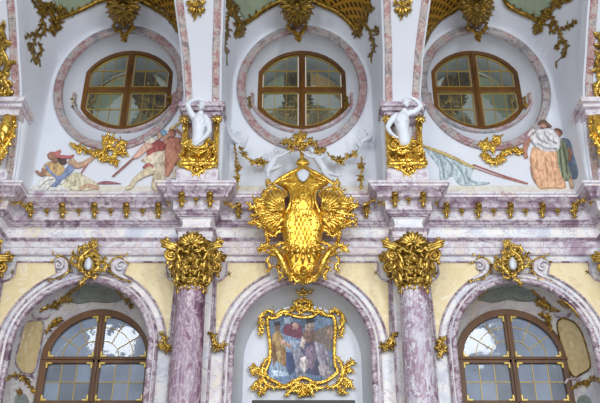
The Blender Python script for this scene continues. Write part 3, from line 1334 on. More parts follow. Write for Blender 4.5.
rr = random.Random(5)
for bi, cx in enumerate(BAYS):
    ks = [k_ for k_ in (-2, -1, 0, 1, 2)]
    if bi == 1:
        ks = [-2, 2]
    for q, k_ in enumerate(ks):
        put(br0, ub, (cx + .80 * k_, 17.66, 11.46), 'gold bracket under the straight cornice of the %s, %s from the left' % (bname[bi], ordn[q]), 'bracket', 'gold brackets under the straight cornice')
    for q, k_ in enumerate((-1.5, -.5, .5, 1.5)):
        if bi == 1 and abs(k_) < 1:
            continue
        nm = q if bi != 1 else (0 if q == 0 else 1)
        put(ro0, ur, (cx + .80 * k_, 17.66, 11.36), 'small gold rosette under the cornice of the %s, %s from the left' % (bname[bi], ordn[nm]), 'rosette', 'gold rosettes under the straight cornice')
for pi, x in enumerate(PIERS):
    for q, dx in enumerate((-.30, .30)):
        put(br0, ub, (x + dx * 1.15, 17.10, 11.45), 'gold bracket under the block above the %s column, %s of two' % (cname[pi], ('left', 'right')[q]), 'bracket', 'gold brackets under the cornice blocks')
    put(ro0, ur, (x, 17.10, 11.37), 'small gold rosette between the two brackets over the %s column' % cname[pi], 'rosette', 'gold rosettes under the cornice blocks')
    for q, sg in enumerate((-1, 1)):
        put(ro0, ur, (x + sg * .70, 17.25, 11.39), 'gold rosette on the %s side of the cornice block above the %s column' % (('left', 'right')[q], cname[pi]), 'rosette', 'gold rosettes beside the cornice blocks', .9)

# gold festoons on the entablature beside the blocks
for (pts, lab) in (([(4, 203), (14, 201), (26, 206), (31, 214)], 'gold leaf festoon hanging beside the outer left cornice block'),
                   ([(596, 203), (588, 200), (577, 203), (572, 212)], 'gold leaf festoon hanging beside the outer right cornice block'),
                   ([(362, 206), (374, 200), (385, 203), (390, 210)], 'gold leaf festoon between the gilded cartouche and the right cornice block'),
                   ([(214, 203), (224, 201), (232, 206), (238, 205)], 'gold leaf festoon between the left cornice block and the gilded cartouche')):
    g = G()
    rocaille(g, pts, plane_chart(17.25), 1.1, 4.2, 2.4, 0)
    cluster(g, pts[2][0], pts[2][1], 3.6, 8, plane_chart(17.25), 1.0)
    tag(g.build('gold_festoon', M['gold_old']), lab, 'festoon')


# ============================================================ ORNAMENTS OF THE LOWER WALL
def sc(ox, oy, k_, pts):
    return [(ox + p[0] / k_, oy + p[1] / k_) + tuple(q / k_ for q in p[2:]) for p in pts]


# keystone cartouches over the side arches
def keystone(cx, lab, mir=1):
    ch = plane_chart(17.72)
    t = thing('keystone_cartouche', lab, 'cartouche', P(cx, 285, 17.8))
    X = lambda u: cx + mir * u
    g = G()
    puff(g, [(X(-7), 257), (X(0), 252), (X(7), 256), (X(8), 266), (X(2), 274), (X(-5), 271)], ch, .05, 3, 1.4, 0, 3, back=.2)
    g.build('back_plate', M['gold_dark'], t)
    g = G()
    puff(g, [(X(-4), 262), (X(0), 256.5), (X(4), 262), (X(3), 268.5), (X(-1), 271), (X(-4.5), 267)], ch, .16, 4, 1.2, .05, 3)
    g.build('oval_boss', M['statue'], t)
    g = G()
    rocaille(g, [(X(-5), 272), (X(-10), 267), (X(-8), 257), (X(-1), 251), (X(3), 248)], ch, 2.0, 5.5, 2.2, 0, .05)
    rocaille(g, [(X(3), 272), (X(9), 268), (X(9), 257), (X(4), 253), (X(-1), 254)], ch, 2.0, 5.5, 2.2, 0, .05)
    rocaille(g, [(X(-9), 268), (X(-15), 265), (X(-17), 259), (X(-13), 256), (X(-17), 252)], ch, 1.5, 4.5, 2.2, 0, .03)
    rocaille(g, [(X(9), 269), (X(15), 270), (X(18), 265), (X(15), 260), (X(18), 257)], ch, 1.5, 4.5, 2.2, 0, .03)
    rocaille(g, [(X(-8), 255), (X(-10), 249), (X(-4), 246), (X(2), 246), (X(6), 243), (X(3), 239)], ch, 1.4, 4.5, 2.0, 0, .05)
    rocaille(g, [(X(4), 248), (X(8), 245), (X(7), 240)], ch, 1.3, 4, 2.0, 0, .05)
    for (a, b_, r_) in ((-12, 258, 4.5), (12, 262, 5), (-8, 268, 4), (10, 270, 4.5), (2, 245, 4.5), (-5, 249, 4), (7, 252, 4)):
        cluster(g, X(a), b_, r_, 9, ch, 1.3, .06)
    for a in range(0, 360, 30):
        leaf(g, X(5.2 * math.cos(math.radians(a))), 264 + 7 * math.sin(math.radians(a)), -a + rr.uniform(-20, 20) if mir > 0 else 180 + a, 6.5, 1.3, ch, rr.uniform(-1, 1), lift=.08)
    g.build('rocaille_scrolls', M['gold_old'], t)
    g = G()
    shell(g, X(0), 271, -90, 120, 7, 7, 1.2, ch, .05)
    blob(g, X(0), 273, 2.6, ch, .1)
    rocaille(g, [(X(0), 274), (X(-3), 279), (X(-8), 283), (X(-9), 285)], ch, 1.6, 4.5, 2.0, 0, .03)
    rocaille(g, [(X(2), 275), (X(5), 278), (X(9), 276)], ch, 1.3, 3.6, 2.0, 0, .03)
    g.build('mask_shell', M['gold_old'], t)


keystone(88.5, 'gold rocaille cartouche with white oval boss on the arch of the left window')
keystone(512.5, 'gold rocaille cartouche with white oval boss on the arch of the right window', -1)


# C-scrolls beside the keystones
def cscroll(cx, cy, mir, lab, mk='lilac', k_=1.2):
    ch = plane_chart(17.93)
    t = thing('marble_scroll', lab, 'scroll', P(cx, cy + 10, 17.95))
    X = lambda u: cx + mir * u * k_
    Yv = lambda v: cy + v * k_
    g = G()
    stroke(g, [(X(-2), Yv(-4.5), 1.0), (X(2.5), Yv(-6.5), 1.8), (X(7), Yv(-3), 2.4), (X(6.5), Yv(3), 2.6), (X(1), Yv(7), 2.2), (X(-5), Yv(10), 1.2)], ch, 8, 5, .9)
    spiral(g, X(1), Yv(-1), 4 * k_, 1.2, 90, -mir, 1.4, .8, ch)
    g.build('scroll_body', M[mk], t)
    g = G()
    stroke(g, [(X(-2.5), Yv(-6), .6), (X(3), Yv(-8.5), .9), (X(9.5), Yv(-4), 1.0), (X(9), Yv(4), 1.0), (X(2.5), Yv(9.5), .9), (X(-6), Yv(11.5), .5)], ch, 6, 5, 1, .05)
    for a, b, an in ((-3, -9, 120), (-3, -5, 200), (0, -7, 80), (9, -2, 0), (9, 3, -30), (4, 8, -70), (-5, 10.5, -140), (-5, 12, 180)):
        leaf(g, X(a), Yv(b), an if mir > 0 else 180 - an, 4.4 * k_, 1.2, ch, rr.uniform(-1, 1), lift=.04)
    g.build('gilded_edge', M['gold_old'], t)


cscroll(57.5, 266, 1, 'pink marble scroll with gilt edge left of the cartouche over the left window')
cscroll(121.5, 267, -1, 'pink marble scroll with gilt edge right of the cartouche over the left window')
cscroll(478.5, 267, 1, 'pink marble scroll with gilt edge left of the cartouche over the right window')
cscroll(544, 267, -1, 'pink marble scroll with gilt edge right of the cartouche over the right window')

# sprays where the spandrel panels end beside the columns
for (cx, cy, mir, lab) in ((167, 343, -1, 'gold leaf spray on the wall left of the purple column'), (217, 343, 1, 'gold leaf spray on the wall right of the purple column'),
                           (389, 343, -1, 'gold leaf spray on the wall left of the paler column'), (439, 345, 1, 'gold leaf spray on the wall right of the paler column')):
    ch = plane_chart(17.86)
    X = lambda u: cx + mir * u
    g = G()
    if cx in (217, 389):
        main = [(X(-9), cy - 11), (X(-4), cy - 7), (X(-2), cy), (X(3), cy + 4), (X(8), cy + 1)]
    else:
        main = [(X(8), cy - 9), (X(3), cy - 5), (X(0), cy), (X(4), cy + 5), (X(1), cy + 11)] if cx == 439 else [(X(8), cy - 11), (X(3), cy - 6), (X(2), cy), (X(-2), cy + 5), (X(1), cy + 9)]
    rocaille(g, main, ch, 1.9, 6.0, 1.8, 0)
    cluster(g, main[2][0] + mir * 2, main[2][1] + 3, 7.0, 12, ch, 1.4)
    cluster(g, main[3][0], main[3][1], 5.0, 9, ch, 1.2)
    tag(g.build('gold_leaf_spray', M['gold_old']), lab, 'ornament', None)

# small gilt sprigs in the corners of the yellow spandrels
for (cx, cy, lab) in ((13, 272, 'tiny gold sprig in the corner of the yellow panel beside the outer left capital'), (167, 274, 'tiny gold sprig in the yellow panel left of the purple column'),
                      (229, 274, 'tiny gold sprig in the yellow panel right of the purple column'), (376, 273, 'tiny gold sprig in the yellow panel left of the paler column'),
                      (437, 273, 'tiny gold sprig in the yellow panel right of the paler column'), (588, 272, 'tiny gold sprig in the corner of the yellow panel beside the outer right capital')):
    g = G()
    ch = plane_chart(17.96)
    for a in (20, 75, 130, 170, 230, 310):
        leaf(g, cx, cy, a, 3.6, .45, ch, rr.uniform(-.8, .8))
    tag(g.build('gold_sprig', M['gold_dark']), lab, 'ornament')

# ---- window niches: ochre panel, rocaille and painted vault on the reveals
for side, (pan, frame, orn, med, vault, lb) in enumerate((
    ([(41, 320), (44, 326), (40, 350), (34, 372), (25, 373), (17, 366), (16, 357), (20, 342), (24, 326), (30, 321)],
     None,
     [[(22, 318), (28, 308), (30, 303), (36, 301)], [(40, 312), (48, 307), (56, 305), (62, 301), (70, 300)], [(46, 334), (50, 327), (56, 322), (61, 320)], [(4, 382), (10, 377), (16, 375), (23, 377), (28, 383), (34, 391)]],
     (21, 398), [(62, 300), (70, 290), (85, 284), (100, 285), (114, 290), (124, 299), (108, 303), (92, 302), (78, 304)], 'left'),
    ([(562, 318), (557, 324), (561, 345), (567, 366), (574, 377), (581, 374), (590, 367), (587, 350), (581, 332), (573, 322)],
     None,
     [[(579, 318), (574, 310), (566, 304), (560, 302)], [(560, 311), (550, 309), (542, 304), (537, 302)], [(553, 332), (549, 326), (547, 318), (541, 314)], [(571, 391), (577, 384), (586, 383), (594, 378), (599, 380)]],
     (584, 400), [(478, 300), (488, 290), (503, 285), (516, 285), (530, 290), (540, 299), (525, 302), (508, 300), (493, 303)], 'right'))):
    ch = hit_chart(19.3, ('reveal', 'wall'))
    t = thing('ochre_wall_plaque', 'ochre marble panel in a pink frame on the reveal beside the %s window' % lb, 'panel', P(pan[0][0], pan[0][1], 18.6))
    g = G()
    puff(g, pan, ch, .015, 1, 1.6, .02, 3)
    g.build('marble_field', M['ochre'], t)
    g = G()
    c = spline(pan + [pan[0]], 3)
    stroke(g, [(a, b_, .9) for a, b_ in c], ch, 6, 1, .8, .03)
    g.build('panel_frame', M['purple'] if side == 0 else M['gold_dark'], t)
    top = min(pan, key=lambda p: p[1])
    foot = max(pan, key=lambda p: p[1])
    for (bx, by, sy) in ((top[0], top[1], -1), (foot[0], foot[1], 1)):
        g = G()
        stroke(g, [(bx - 9, by + sy * 7, .8), (bx - 6, by + sy * 2.5, 1.5), (bx, by + sy * 1.5, 1.3), (bx + 6, by + sy * 2.5, 1.5), (bx + 9, by + sy * 6, .8)], ch, 7, 4, .9, .03)
        g.build('pink_scroll', M['purple'], t)
    for q, pts in enumerate(orn):
        g = G()
        rocaille(g, pts, ch, 1.4, 5.0, 1.8, 0, .03)
        cluster(g, pts[len(pts) // 2][0], pts[len(pts) // 2][1], 5.2, 10, ch, 1.2, .03)
        cluster(g, pts[-1][0], pts[-1][1], 3.6, 8, ch, 1.0, .03)
        where = ('over the outer shoulder of', 'over the top of', 'at the window side of', 'under the foot of')[q]
        tag(g.build('gold_rocaille', M['gold_old']), 'gold rocaille spray %s the ochre panel by the %s window' % (where, lb), 'ornament')
    # medallion low on the reveal
    t = thing('niche_medallion', 'small grey green medallion with gold tuft low beside the %s window' % lb, 'medallion', P(med[0], 403, 18.6))
    g = G()
    puff(g, [(med[0] - 8, 408), (med[0] - 6, med[1] - 2), (med[0], med[1] - 5), (med[0] + 6, med[1] - 2), (med[0] + 8, 408)], ch, .02, 1, 1.6, .02, 3)
    g.build('painted_field', M['greygreen'], t)
    if side == 0:
        g = G()
        cluster(g, med[0] - 1, med[1] - 6, 5, 9, ch, 1.2, .03)
        g.build('gold_tuft', M['gold_old'], t)
    # painted cloud field in the head of the niche
    t = thing('niche_vault_painting', 'grey green painted cloud field over the %s arched window' % lb, 'painting', P(vault[2][0], vault[2][1], 18.6))
    g = G()
    puff(g, vault, ch, .008, 1, 1.7, .012, 3)
    g.build('painted_field', M['greygreen'], t)
    g = G()
    for (a, b_) in ((0, 2), (4, 5)) if side == 0 else ((0, 1), (4, 5)):
        g = G()
        p, q = vault[a], vault[b_]
        rocaille(g, [p, ((p[0] + q[0]) / 2, (p[1] + q[1]) / 2 - 1.5), q], ch, 1.1, 3.2, 1.8, 0, .02)
        if a == 4:
            cluster(g, vault[5][0] + 3, vault[5][1] + 2, 4.5, 9, ch, 1.1, .03)
            cluster(g, vault[5][0] + 7, vault[5][1] + 7, 4.0, 9, ch, 1.1, .03)
        g.build('gold_fringe', M['gold_old'], t)

# ============================================================ FRAMED PAINTING IN THE MIDDLE NICHE
ch = plane_chart(18.66)
pf = thing('framed_painting', 'painting of figures in blue and ochre robes in a gold rocaille frame', 'painting', P(302, 392, 18.7))
can = [(267, 316), (272, 318), (278, 316), (284, 312), (292, 315), (302, 317), (312, 316), (320, 312), (327, 315), (334, 317), (335.5, 330), (334.5, 350), (335, 364), (338, 371), (334, 376), (326, 381), (316, 383), (305, 378), (296, 380), (284, 386), (276, 382), (268, 378), (265, 372), (269, 362), (270, 345), (268, 330)]
N_ = 110
x0, x1, y0, y1 = 262, 341, 309, 389
cells = [(v, c) for v, c in (
    ([(262, 309), (341, 309), (341, 389), (262, 389)], (89, 104, 121)),
    ([(262, 309), (341, 309), (341, 330), (300, 326), (262, 335)], (108, 120, 128)),
    ([(285, 309), (312, 309), (318, 320), (300, 330), (280, 322)], (78, 89, 100)),
    ([(316, 330), (338, 322), (338, 350), (322, 352), (312, 342)], (118, 96, 80)),
    ([(283, 326), (292, 322), (302, 326), (303, 338), (290, 339), (283, 334)], (116, 52, 67)),
    ([(262, 364), (341, 368), (341, 389), (262, 389)], (73, 83, 105)),
    ([(270, 378), (300, 372), (334, 378), (330, 389), (270, 389)], (102, 112, 128)),
    ([(274, 340), (282, 334), (296, 338), (303, 346), (296, 352), (288, 370), (282, 372), (276, 360)], (136, 147, 156)),
    ([(273, 334), (278, 330), (283, 336), (285, 348), (290, 362), (284, 372), (272, 374), (270, 350)], (158, 118, 67)),
    ([(276, 352), (284, 350), (288, 362), (280, 366)], (179, 142, 88)),
    ([(272, 358), (284, 366), (292, 372), (280, 378), (268, 378)], (148, 156, 160)),
    ([(274, 324), (278, 323), (281, 327), (279, 332), (275, 331)], (140, 97, 76)),
    ([(273, 322), (280, 321), (281, 325), (275, 327)], (56, 41, 40)),
    ([(304, 330), (312, 328), (316, 334), (314, 344), (306, 344), (302, 338)], (124, 86, 70)),
    ([(306, 322), (313, 321), (315, 328), (310, 332), (305, 329)], (156, 126, 105)),
    ([(305, 320), (313, 318), (315, 322), (306, 324)], (46, 38, 44)),
    ([(300, 344), (316, 342), (322, 350), (326, 366), (318, 376), (304, 372), (296, 360)], (68, 62, 86)),
    ([(306, 348), (312, 344), (318, 356), (312, 370), (304, 364)], (134, 105, 112)),
    ([(314, 342), (324, 344), (330, 356), (334, 372), (328, 378), (320, 366), (316, 352)], (150, 134, 131)),
    ([(292, 350), (300, 346), (304, 356), (300, 372), (306, 380), (298, 380), (294, 366)], (140, 128, 128)),
    ([(290, 340), (302, 342), (302, 347), (290, 346)], (164, 163, 164)),
    ([(286, 352), (292, 352), (296, 368), (290, 376), (286, 366)], (52, 62, 92)),
    ([(318, 366), (324, 364), (334, 376), (330, 380), (320, 374)], (163, 140, 128)),
    ([(279, 338), (284, 340), (292, 346), (291, 349), (281, 345)], (196, 146, 116)),
    ([(271, 345), (275, 343), (277, 360), (273, 366)], (128, 84, 44)),
    ([(281, 350), (284, 349), (286, 362), (283, 366)], (150, 98, 50)),
    ([(284, 318), (290, 316), (294, 319), (290, 324), (284, 323)], (150, 152, 150)),
    ([(298, 313), (304, 312), (306, 318), (300, 320)], (160, 156, 148)),
    ([(326, 330), (331, 328), (334, 333), (331, 339), (326, 338)], (150, 112, 90)),
    ([(292, 324), (296, 322), (299, 325), (297, 330), (293, 329)], (190, 140, 116)),
    ([(302, 336), (306, 340), (304, 350), (300, 346)], (206, 172, 150)),
    ([(300, 358), (306, 356), (309, 366), (304, 374), (300, 368)], (206, 178, 160)),
    ([(320, 348), (323, 347), (328, 362), (326, 366)], (120, 98, 104)),
    ([(272, 370), (286, 372), (290, 376), (274, 376)], (206, 210, 208)),
    ([(298, 376), (306, 375), (308, 381), (300, 383)], (156, 134, 120)))]
boxes = [(min(p[0] for p in pl), min(p[1] for p in pl), max(p[0] for p in pl) + .01, max(p[1] for p in pl) + .01) for pl, _ in cells]
V, F, Cc = [], [], []
rnd = random.Random(11)
inv = spline(can + [can[0]], 4)[:-1]
for j in range(N_):
    for i in range(N_):
        x, y = x0 + (x1 - x0) * (i + .5) / N_, y0 + (y1 - y0) * (j + .5) / N_
        if not inside(inv, x, y):
            continue
        c, bb = None, None
        jx, jy = x + .35 * math.sin(y * 2.3), y + .35 * math.sin(x * 2.7)
        for pi_, (pl, cc) in enumerate(cells):
            if inside(pl, jx, jy):
                c, bb, pid = cc, boxes[pi_], pi_
        # brushwork: every painted shape is modelled light to dark with streaky folds
        tx_, ty_ = (x - bb[0]) / (bb[2] - bb[0]), (y - bb[1]) / (bb[3] - bb[1])
        nz = noise.noise(Vector((x * .55 + pid * 3.1, y * .28 + pid, pid * 1.7))) + .5 * noise.noise(Vector((x * 1.3, y * .9, pid * 2.3)))
        f_ = 1.16 - .30 * tx_ - .10 * ty_ + .42 * nz
        if pid < 5:
            f_ = 1 + .30 * nz
        c = (min(255, c[0] * f_ * .94), min(255, c[1] * f_ * 1.03), min(255, c[2] * f_ * 1.16))
        o_ = len(V)
        dx, dy = (x1 - x0) / N_ / 2, (y1 - y0) / N_ / 2
        for a, b_ in ((-dx, -dy), (dx, -dy), (dx, dy), (-dx, dy)):
            V.append(ch(x + a, y + b_, 0))
        F.append((o_, o_ + 1, o_ + 2, o_ + 3))
        Cc.append(srgb(*c))
g = G()
g.add(V, F)
m, nt, b = new_mat('oil_canvas')
at = nt.nodes.new('ShaderNodeVertexColor')
at.layer_name = 'paint'
nt.links.new(at.outputs[0], b.inputs['Base Color'])
b.inputs['Roughness'].default_value = .45
me = bpy.data.meshes.new('canvas')
me.from_pydata([tuple(Vector(v) - pf.location) for v in g.V], [], g.F)
ca = me.color_attributes.new('paint', 'FLOAT_COLOR', 'CORNER')
for i, c in enumerate(Cc):
    for q in range(4):
        ca.data[i * 4 + q].color = (*c, 1)
me.materials.append(m)
o = bpy.data.objects.new('canvas', me)
o.parent = pf
COL.objects.link(o)
g = G()
puff(g, inv[::4], plane_chart(18.70), .01, 1, 3, 0, 4)
g.build('backing_board', M['darkwood'], pf)
g = G()
c = can + [can[0]]
stroke(g, [(a, b_, 1.9) for a, b_ in c], ch, 8, 4, 1.1)
stroke(g, [(301 + (a - 301) * .965, 348 + (b_ - 348) * .965, .5) for a, b_ in c], ch, 6, 4, 1.1, .05)
g.build('frame_moulding', M['gold'], pf)
ch2 = plane_chart(18.62)
for nm, strokes, clus in (
    ('corner_scroll', [[(264, 330), (260, 322), (262, 313), (268, 310), (274, 314)], [(258, 326), (262, 334)], [(268, 312), (264, 305), (268, 300)], [(276, 316), (282, 311), (290, 312)]], [(264, 312, 5), (262, 323, 4.5), (270, 304, 4)]),
    ('corner_scroll', [[(338, 330), (343, 322), (342, 313), (336, 309), (329, 313)], [(344, 326), (340, 336)], [(337, 311), (341, 304), (337, 300)], [(326, 316), (320, 311), (312, 312)]], [(340, 312, 5), (342, 321, 4.5), (334, 304, 4)]),
    ('corner_scroll', [[(269, 356), (264, 363), (262, 372), (265, 382), (272, 387), (280, 386)], [(262, 368), (254, 369), (251, 374)], [(262, 378), (255, 384), (253, 390)], [(258, 372), (252, 366)], [(268, 386), (262, 391), (258, 395)], [(280, 388), (288, 386), (294, 382), (300, 384)]], [(258, 371, 6), (259, 384, 6), (263, 391, 5), (254, 388, 4)]),
    ('corner_scroll', [[(336, 356), (341, 363), (343, 372), (340, 382), (333, 387), (325, 386)], [(343, 368), (350, 365), (354, 360)], [(343, 377), (350, 382), (352, 388)], [(347, 372), (354, 370)], [(336, 386), (342, 390), (347, 394)], [(325, 387), (318, 388), (312, 384), (305, 386)]], [(346, 371, 6), (347, 384, 6), (341, 391, 5), (350, 363, 4)]),
    ('foot_spray', [[(303, 383), (296, 386), (290, 391), (286, 396)], [(303, 384), (302, 390), (306, 395)], [(306, 384), (312, 389), (311, 395)], [(286, 394), (294, 390), (302, 392)]], [(303, 386, 5), (300, 394, 5), (308, 391, 4)]),
    ('top_crest', [[(303, 314), (296, 308), (298, 300), (304, 297), (309, 292)], [(302, 312), (309, 307), (308, 300), (301, 301)], [(290, 312), (296, 306)], [(314, 312), (309, 305)], [(298, 296), (305, 293), (311, 297)]], [(302, 306, 6), (304, 298, 5), (295, 307, 4), (310, 308, 4)])):
    g = G()
    for s_ in strokes:
        rocaille(g, s_, ch2, 1.7, 5.0, 2.0, 0)
    for (a, b_, r_) in clus:
        cluster(g, a, b_, r_, 9, ch2, 1.35, .02)
    g.build(nm, M['gold'], pf)

# small gold spray hanging from the arch above the frame
g = G()
rocaille(g, [(296, 290), (300, 294), (306, 294), (312, 290)], plane_chart(18.2), 1.4, 4, 2, 0)
cluster(g, 303, 292, 5, 9, plane_chart(18.2), 1.2)
tag(g.build('gold_leaf_spray', M['gold_old']), 'small gold spray between the big cartouche and the painting frame', 'ornament')

# dark cornice of the confessional below the painting
cb = thing('confessional', 'dark wooden cornice just showing below the framed painting', 'confessional', (.05, 18.4, 0))
g = G()
a = P(252, 400.5, 18.25)
b_ = P(355, 400.5, 18.25)
box(g, a.x, b_.x, 18.2, 18.74, a.z - .10, a.z)
box(g, a.x + .05, b_.x - .05, 18.25, 18.74, a.z - .3, a.z - .10)
g.build('cornice', M['darkwood'], cb, smooth=False, bevel=.02)
g = G()
box(g, a.x + .12, b_.x - .12, 18.3, 18.74, 0, a.z - .25)
g.build('cabinet', M['wood'], cb, smooth=False, bevel=.02)
# ============================================================ ORNAMENTS OF THE VAULT
hb = hit_chart(19.0, ('bay',))
rv = random.Random(21)
vault_sets = [
    # x of shell, panels, frame scrolls, tips, drops
    dict(n='left', sx=123, green=[(50, -60), (47, -20), (56, 6), (66, 16), (80, 12), (96, 4), (108, -3), (116, -14), (118, -60)],
         lat=[(134, -60), (134, -10), (142, 1), (156, 6), (168, 14), (176, 26), (182, 36), (177, 4), (174, -20), (172, -60)],
         lat2=None,
         frames=[[(34, -8), (40, 2), (48, 8), (56, 20), (62, 18), (72, 14), (86, 8), (98, 2), (112, -2)], [(136, -1), (148, 5), (160, 12), (170, 20), (178, 32)]],
         tips=[(57, 22, 7), (54, 30, 5.5), (44, 12, 5), (60, 12, 6), (50, 6, 5)],
         drop=[[(30, -4), (36, 5), (42, 12), (42, 24), (36, 34)], [(43, 22), (46, 30), (40, 36), (34, 34), (26, 37)], [(36, 34), (34, 44), (30, 50), (30, 44)], [(38, 42), (42, 50), (38, 56), (38, 60)], [(34, 48), (34, 58), (37, 62)]],
         end=(40, 67)),
    dict(n='middle', sx=297, green=[(232, -60), (228, -16), (238, 10), (248, 22), (258, 17), (272, 6), (284, -1), (290, -12), (290, -60)],
         lat=[(308, -60), (308, -8), (316, 2), (330, 7), (342, 14), (352, 26), (358, 36), (366, 22), (370, 4), (372, -60)],
         lat2=None,
         frames=[[(226, -6), (232, 6), (238, 20), (244, 24), (254, 18), (266, 9), (280, 2), (286, 0)], [(310, 0), (320, 5), (334, 11), (346, 20), (356, 32)]],
         tips=[(241, 26, 6.5), (240, 33, 5), (234, 10, 5.5), (228, 2, 5), (357, 32, 6), (362, 22, 5.5), (368, 8, 5)],
         drop=[[(226, -4), (230, 8), (228, 18), (226, 26)], [(224, 22), (228, 30), (226, 38)], [(228, 34), (224, 44), (227, 52)], [(366, 10), (364, 22), (370, 32), (372, 40)], [(372, 30), (378, 33), (376, 28)], [(370, 38), (374, 46), (370, 56)]],
         end=(227, 66)),
    dict(n='right', sx=477, green=[(497, -60), (500, -12), (506, 2), (518, 10), (530, 17), (540, 20), (550, 8), (558, -4), (560, -60)],
         lat=[(424, -60), (424, 0), (422, 20), (422, 46), (430, 32), (440, 20), (454, 11), (464, 4), (464, -60)],
         lat2=None,
         frames=[[(504, -2), (508, 6), (520, 13), (532, 18), (540, 22), (548, 14), (556, 4), (570, -4)], [(464, 3), (454, 11), (440, 20), (430, 32), (423, 46)]],
         tips=[(539, 24, 7), (537, 30, 5), (546, 14, 6), (556, 4, 5.5), (566, -2, 5)],
         drop=[[(548, 10), (552, 18), (556, 26), (560, 34), (562, 42)], [(558, 30), (566, 28), (572, 24), (575, 22)], [(562, 38), (566, 46), (563, 56)], [(559, 40), (557, 48)], [(552, 20), (550, 28), (554, 32)]],
         end=(556, 68))]
for d in vault_sets:
    t = thing('vault_panel', 'pale green painted vault panel in a gold scroll frame over the %s oval window' % d['n'], 'panel', P(d['sx'], 5, 17.6))
    g = G()
    puff(g, d['green'], hb, .01, 1, 4, .02, 3)
    g.build('painted_field', M['green'], t)
    g = G()
    puff(g, d['lat'], hb, .05, 3, 3, .03, 3)
    g.build('lattice_field', M['lattice'], t)
    for fi_, f_ in enumerate(d['frames']):
        g = G()
        stroke(g, [(a, b_, 2.3) for a, b_ in f_], hb, 7, 5, 1.2, .04)
        rocaille(g, [(a, b_ - 1.5, 1.2) for a, b_ in f_], hb, 1.5, 4.6, 2.4, 0, .06)
        for (a, b_, r_) in d['tips']:
            if min(range(2), key=lambda k_: min(math.hypot(a - p[0], b_ - p[1]) for p in d['frames'][k_])) == fi_:
                cluster(g, a, b_, r_ * 1.25, 16, hb, 1.9, .05, rv)
        g.build('scroll_frame', M['gold_dark'], t)
    # leafy pendant hanging from the frame's corner
    groups = [d['drop']] if d['n'] != 'middle' else [d['drop'][:3], d['drop'][3:]]
    for gi, dr in enumerate(groups):
        g = G()
        for q in dr:
            rocaille(g, q, hb, 1.4, 4.8, 1.8, 0, .03, rv)
        for q in dr:
            cluster(g, q[-1][0], q[-1][1], 3.0, 7, hb, 1.0, .03, rv)
        e = d['end'] if gi == 0 else (371, 63)
        near = min((p for q in dr for p in q), key=lambda p: math.hypot(p[0] - e[0], p[1] - e[1] + 5))
        stroke(g, [(near[0], near[1], .5), (e[0], e[1] - 6, .6)], hb, 6, 3, 1, .03)
        leaf(g, e[0], e[1] - 5, -90, 5.5, 1.1, hb, .2, lift=.03)
        blob(g, e[0], e[1] - 6, 1.0, hb, .03)
        lab = 'brown gold leaf pendant on the vault beside the %s oval window' % d['n'] if d['n'] != 'middle' else 'brown gold leaf pendant on the vault %s of the middle oval window' % ('left', 'right')[gi]
        tag(g.build('leaf_pendant', M['gold_dark']), lab, 'ornament')
    # shell over the ring
    s_ = thing('gilded_shell', 'brown gold shell cartouche on the marble ring over the %s oval window' % d['n'], 'cartouche', P(d['sx'], 28, 18.2))
    chs = Chart(lambda u, v, h: P(u, v, 18.05 - .045 * max(0, 28 - v) - h), 1 / 40)
    X = d['sx']
    g = G()
    puff(g, [(X - 14, -12), (X + 14, -12), (X + 15, 6), (X + 13, 18), (X + 4, 25), (X - 4, 25), (X - 13, 18), (X - 15, 6)], chs, .25, 8, 2.2, -.05, 3, back=.35)
    g.build('shell_back', M['gold_dark'], s_)
    g = G()
    shell(g, X, 6, 90, 300, 18, 17, 1.7, chs, .15)
    shell(g, X, 10, -90, 170, 13, 9, 1.6, chs, .22)
    blob(g, X, 7, 4, chs, .3)
    for a in range(0, 360, 24):
        leaf(g, X + 13 * math.cos(math.radians(a)), 8 + 12 * math.sin(math.radians(a)), -a + rv.uniform(-30, 30), 6, 1.4, chs, rv.uniform(-1.2, 1.2), lift=.1)
    g.build('shell_rays', M['gold_dark'], s_)
    g = G()
    rocaille(g, [(X - 8, 20), (X - 9, 28), (X - 3, 31), (X, 36), (X + 1, 41)], chs, 1.6, 4.2, 2, 0, .08, rv)
    rocaille(g, [(X + 8, 20), (X + 9, 28), (X + 4, 33), (X + 2, 40)], chs, 1.6, 4.2, 2, 0, .08, rv)
    cluster(g, X + 1, 38, 4.5, 8, chs, 1.2, .08, rv)
    cluster(g, X, 23, 5, 9, chs, 1.4, .1, rv)
    g.build('drop_scrolls', M['gold_dark'], s_)

# gold tassel ornaments high on the pier faces
for (cx, lab) in ((196.5, 'gold leaf tassel high on the white pier face, left of the middle bay'), (403, 'gold leaf tassel high on the white pier face, right of the middle bay')):
    ch = hit_chart(17, ('pier',))
    g = G()
    for dx, a, L in ((0, -90, 14), (-3, -115, 10), (3, -65, 10), (-5, 190, 7), (5, -10, 7), (-6, -140, 7), (6, -40, 7)):
        leaf(g, cx + dx * .6, 8, a, L, 2.0, ch, .5 * (1 if dx < 0 else -1), lift=.03)
    for dx in (-6, 0, 6):
        cluster(g, cx + dx, 6 - abs(dx) * .5, 5, 9, ch, 1.3, .04)
    stroke(g, [(cx - 3, -8, 1), (cx - 2, 0, 1.6), (cx, 8, 2)], ch, 6, 3)
    stroke(g, [(cx + 3, -8, 1), (cx + 2, 0, 1.6), (cx, 8, 2)], ch, 6, 3)
    tag(g.build('leaf_tassel', M['gold_old']), lab, 'ornament')

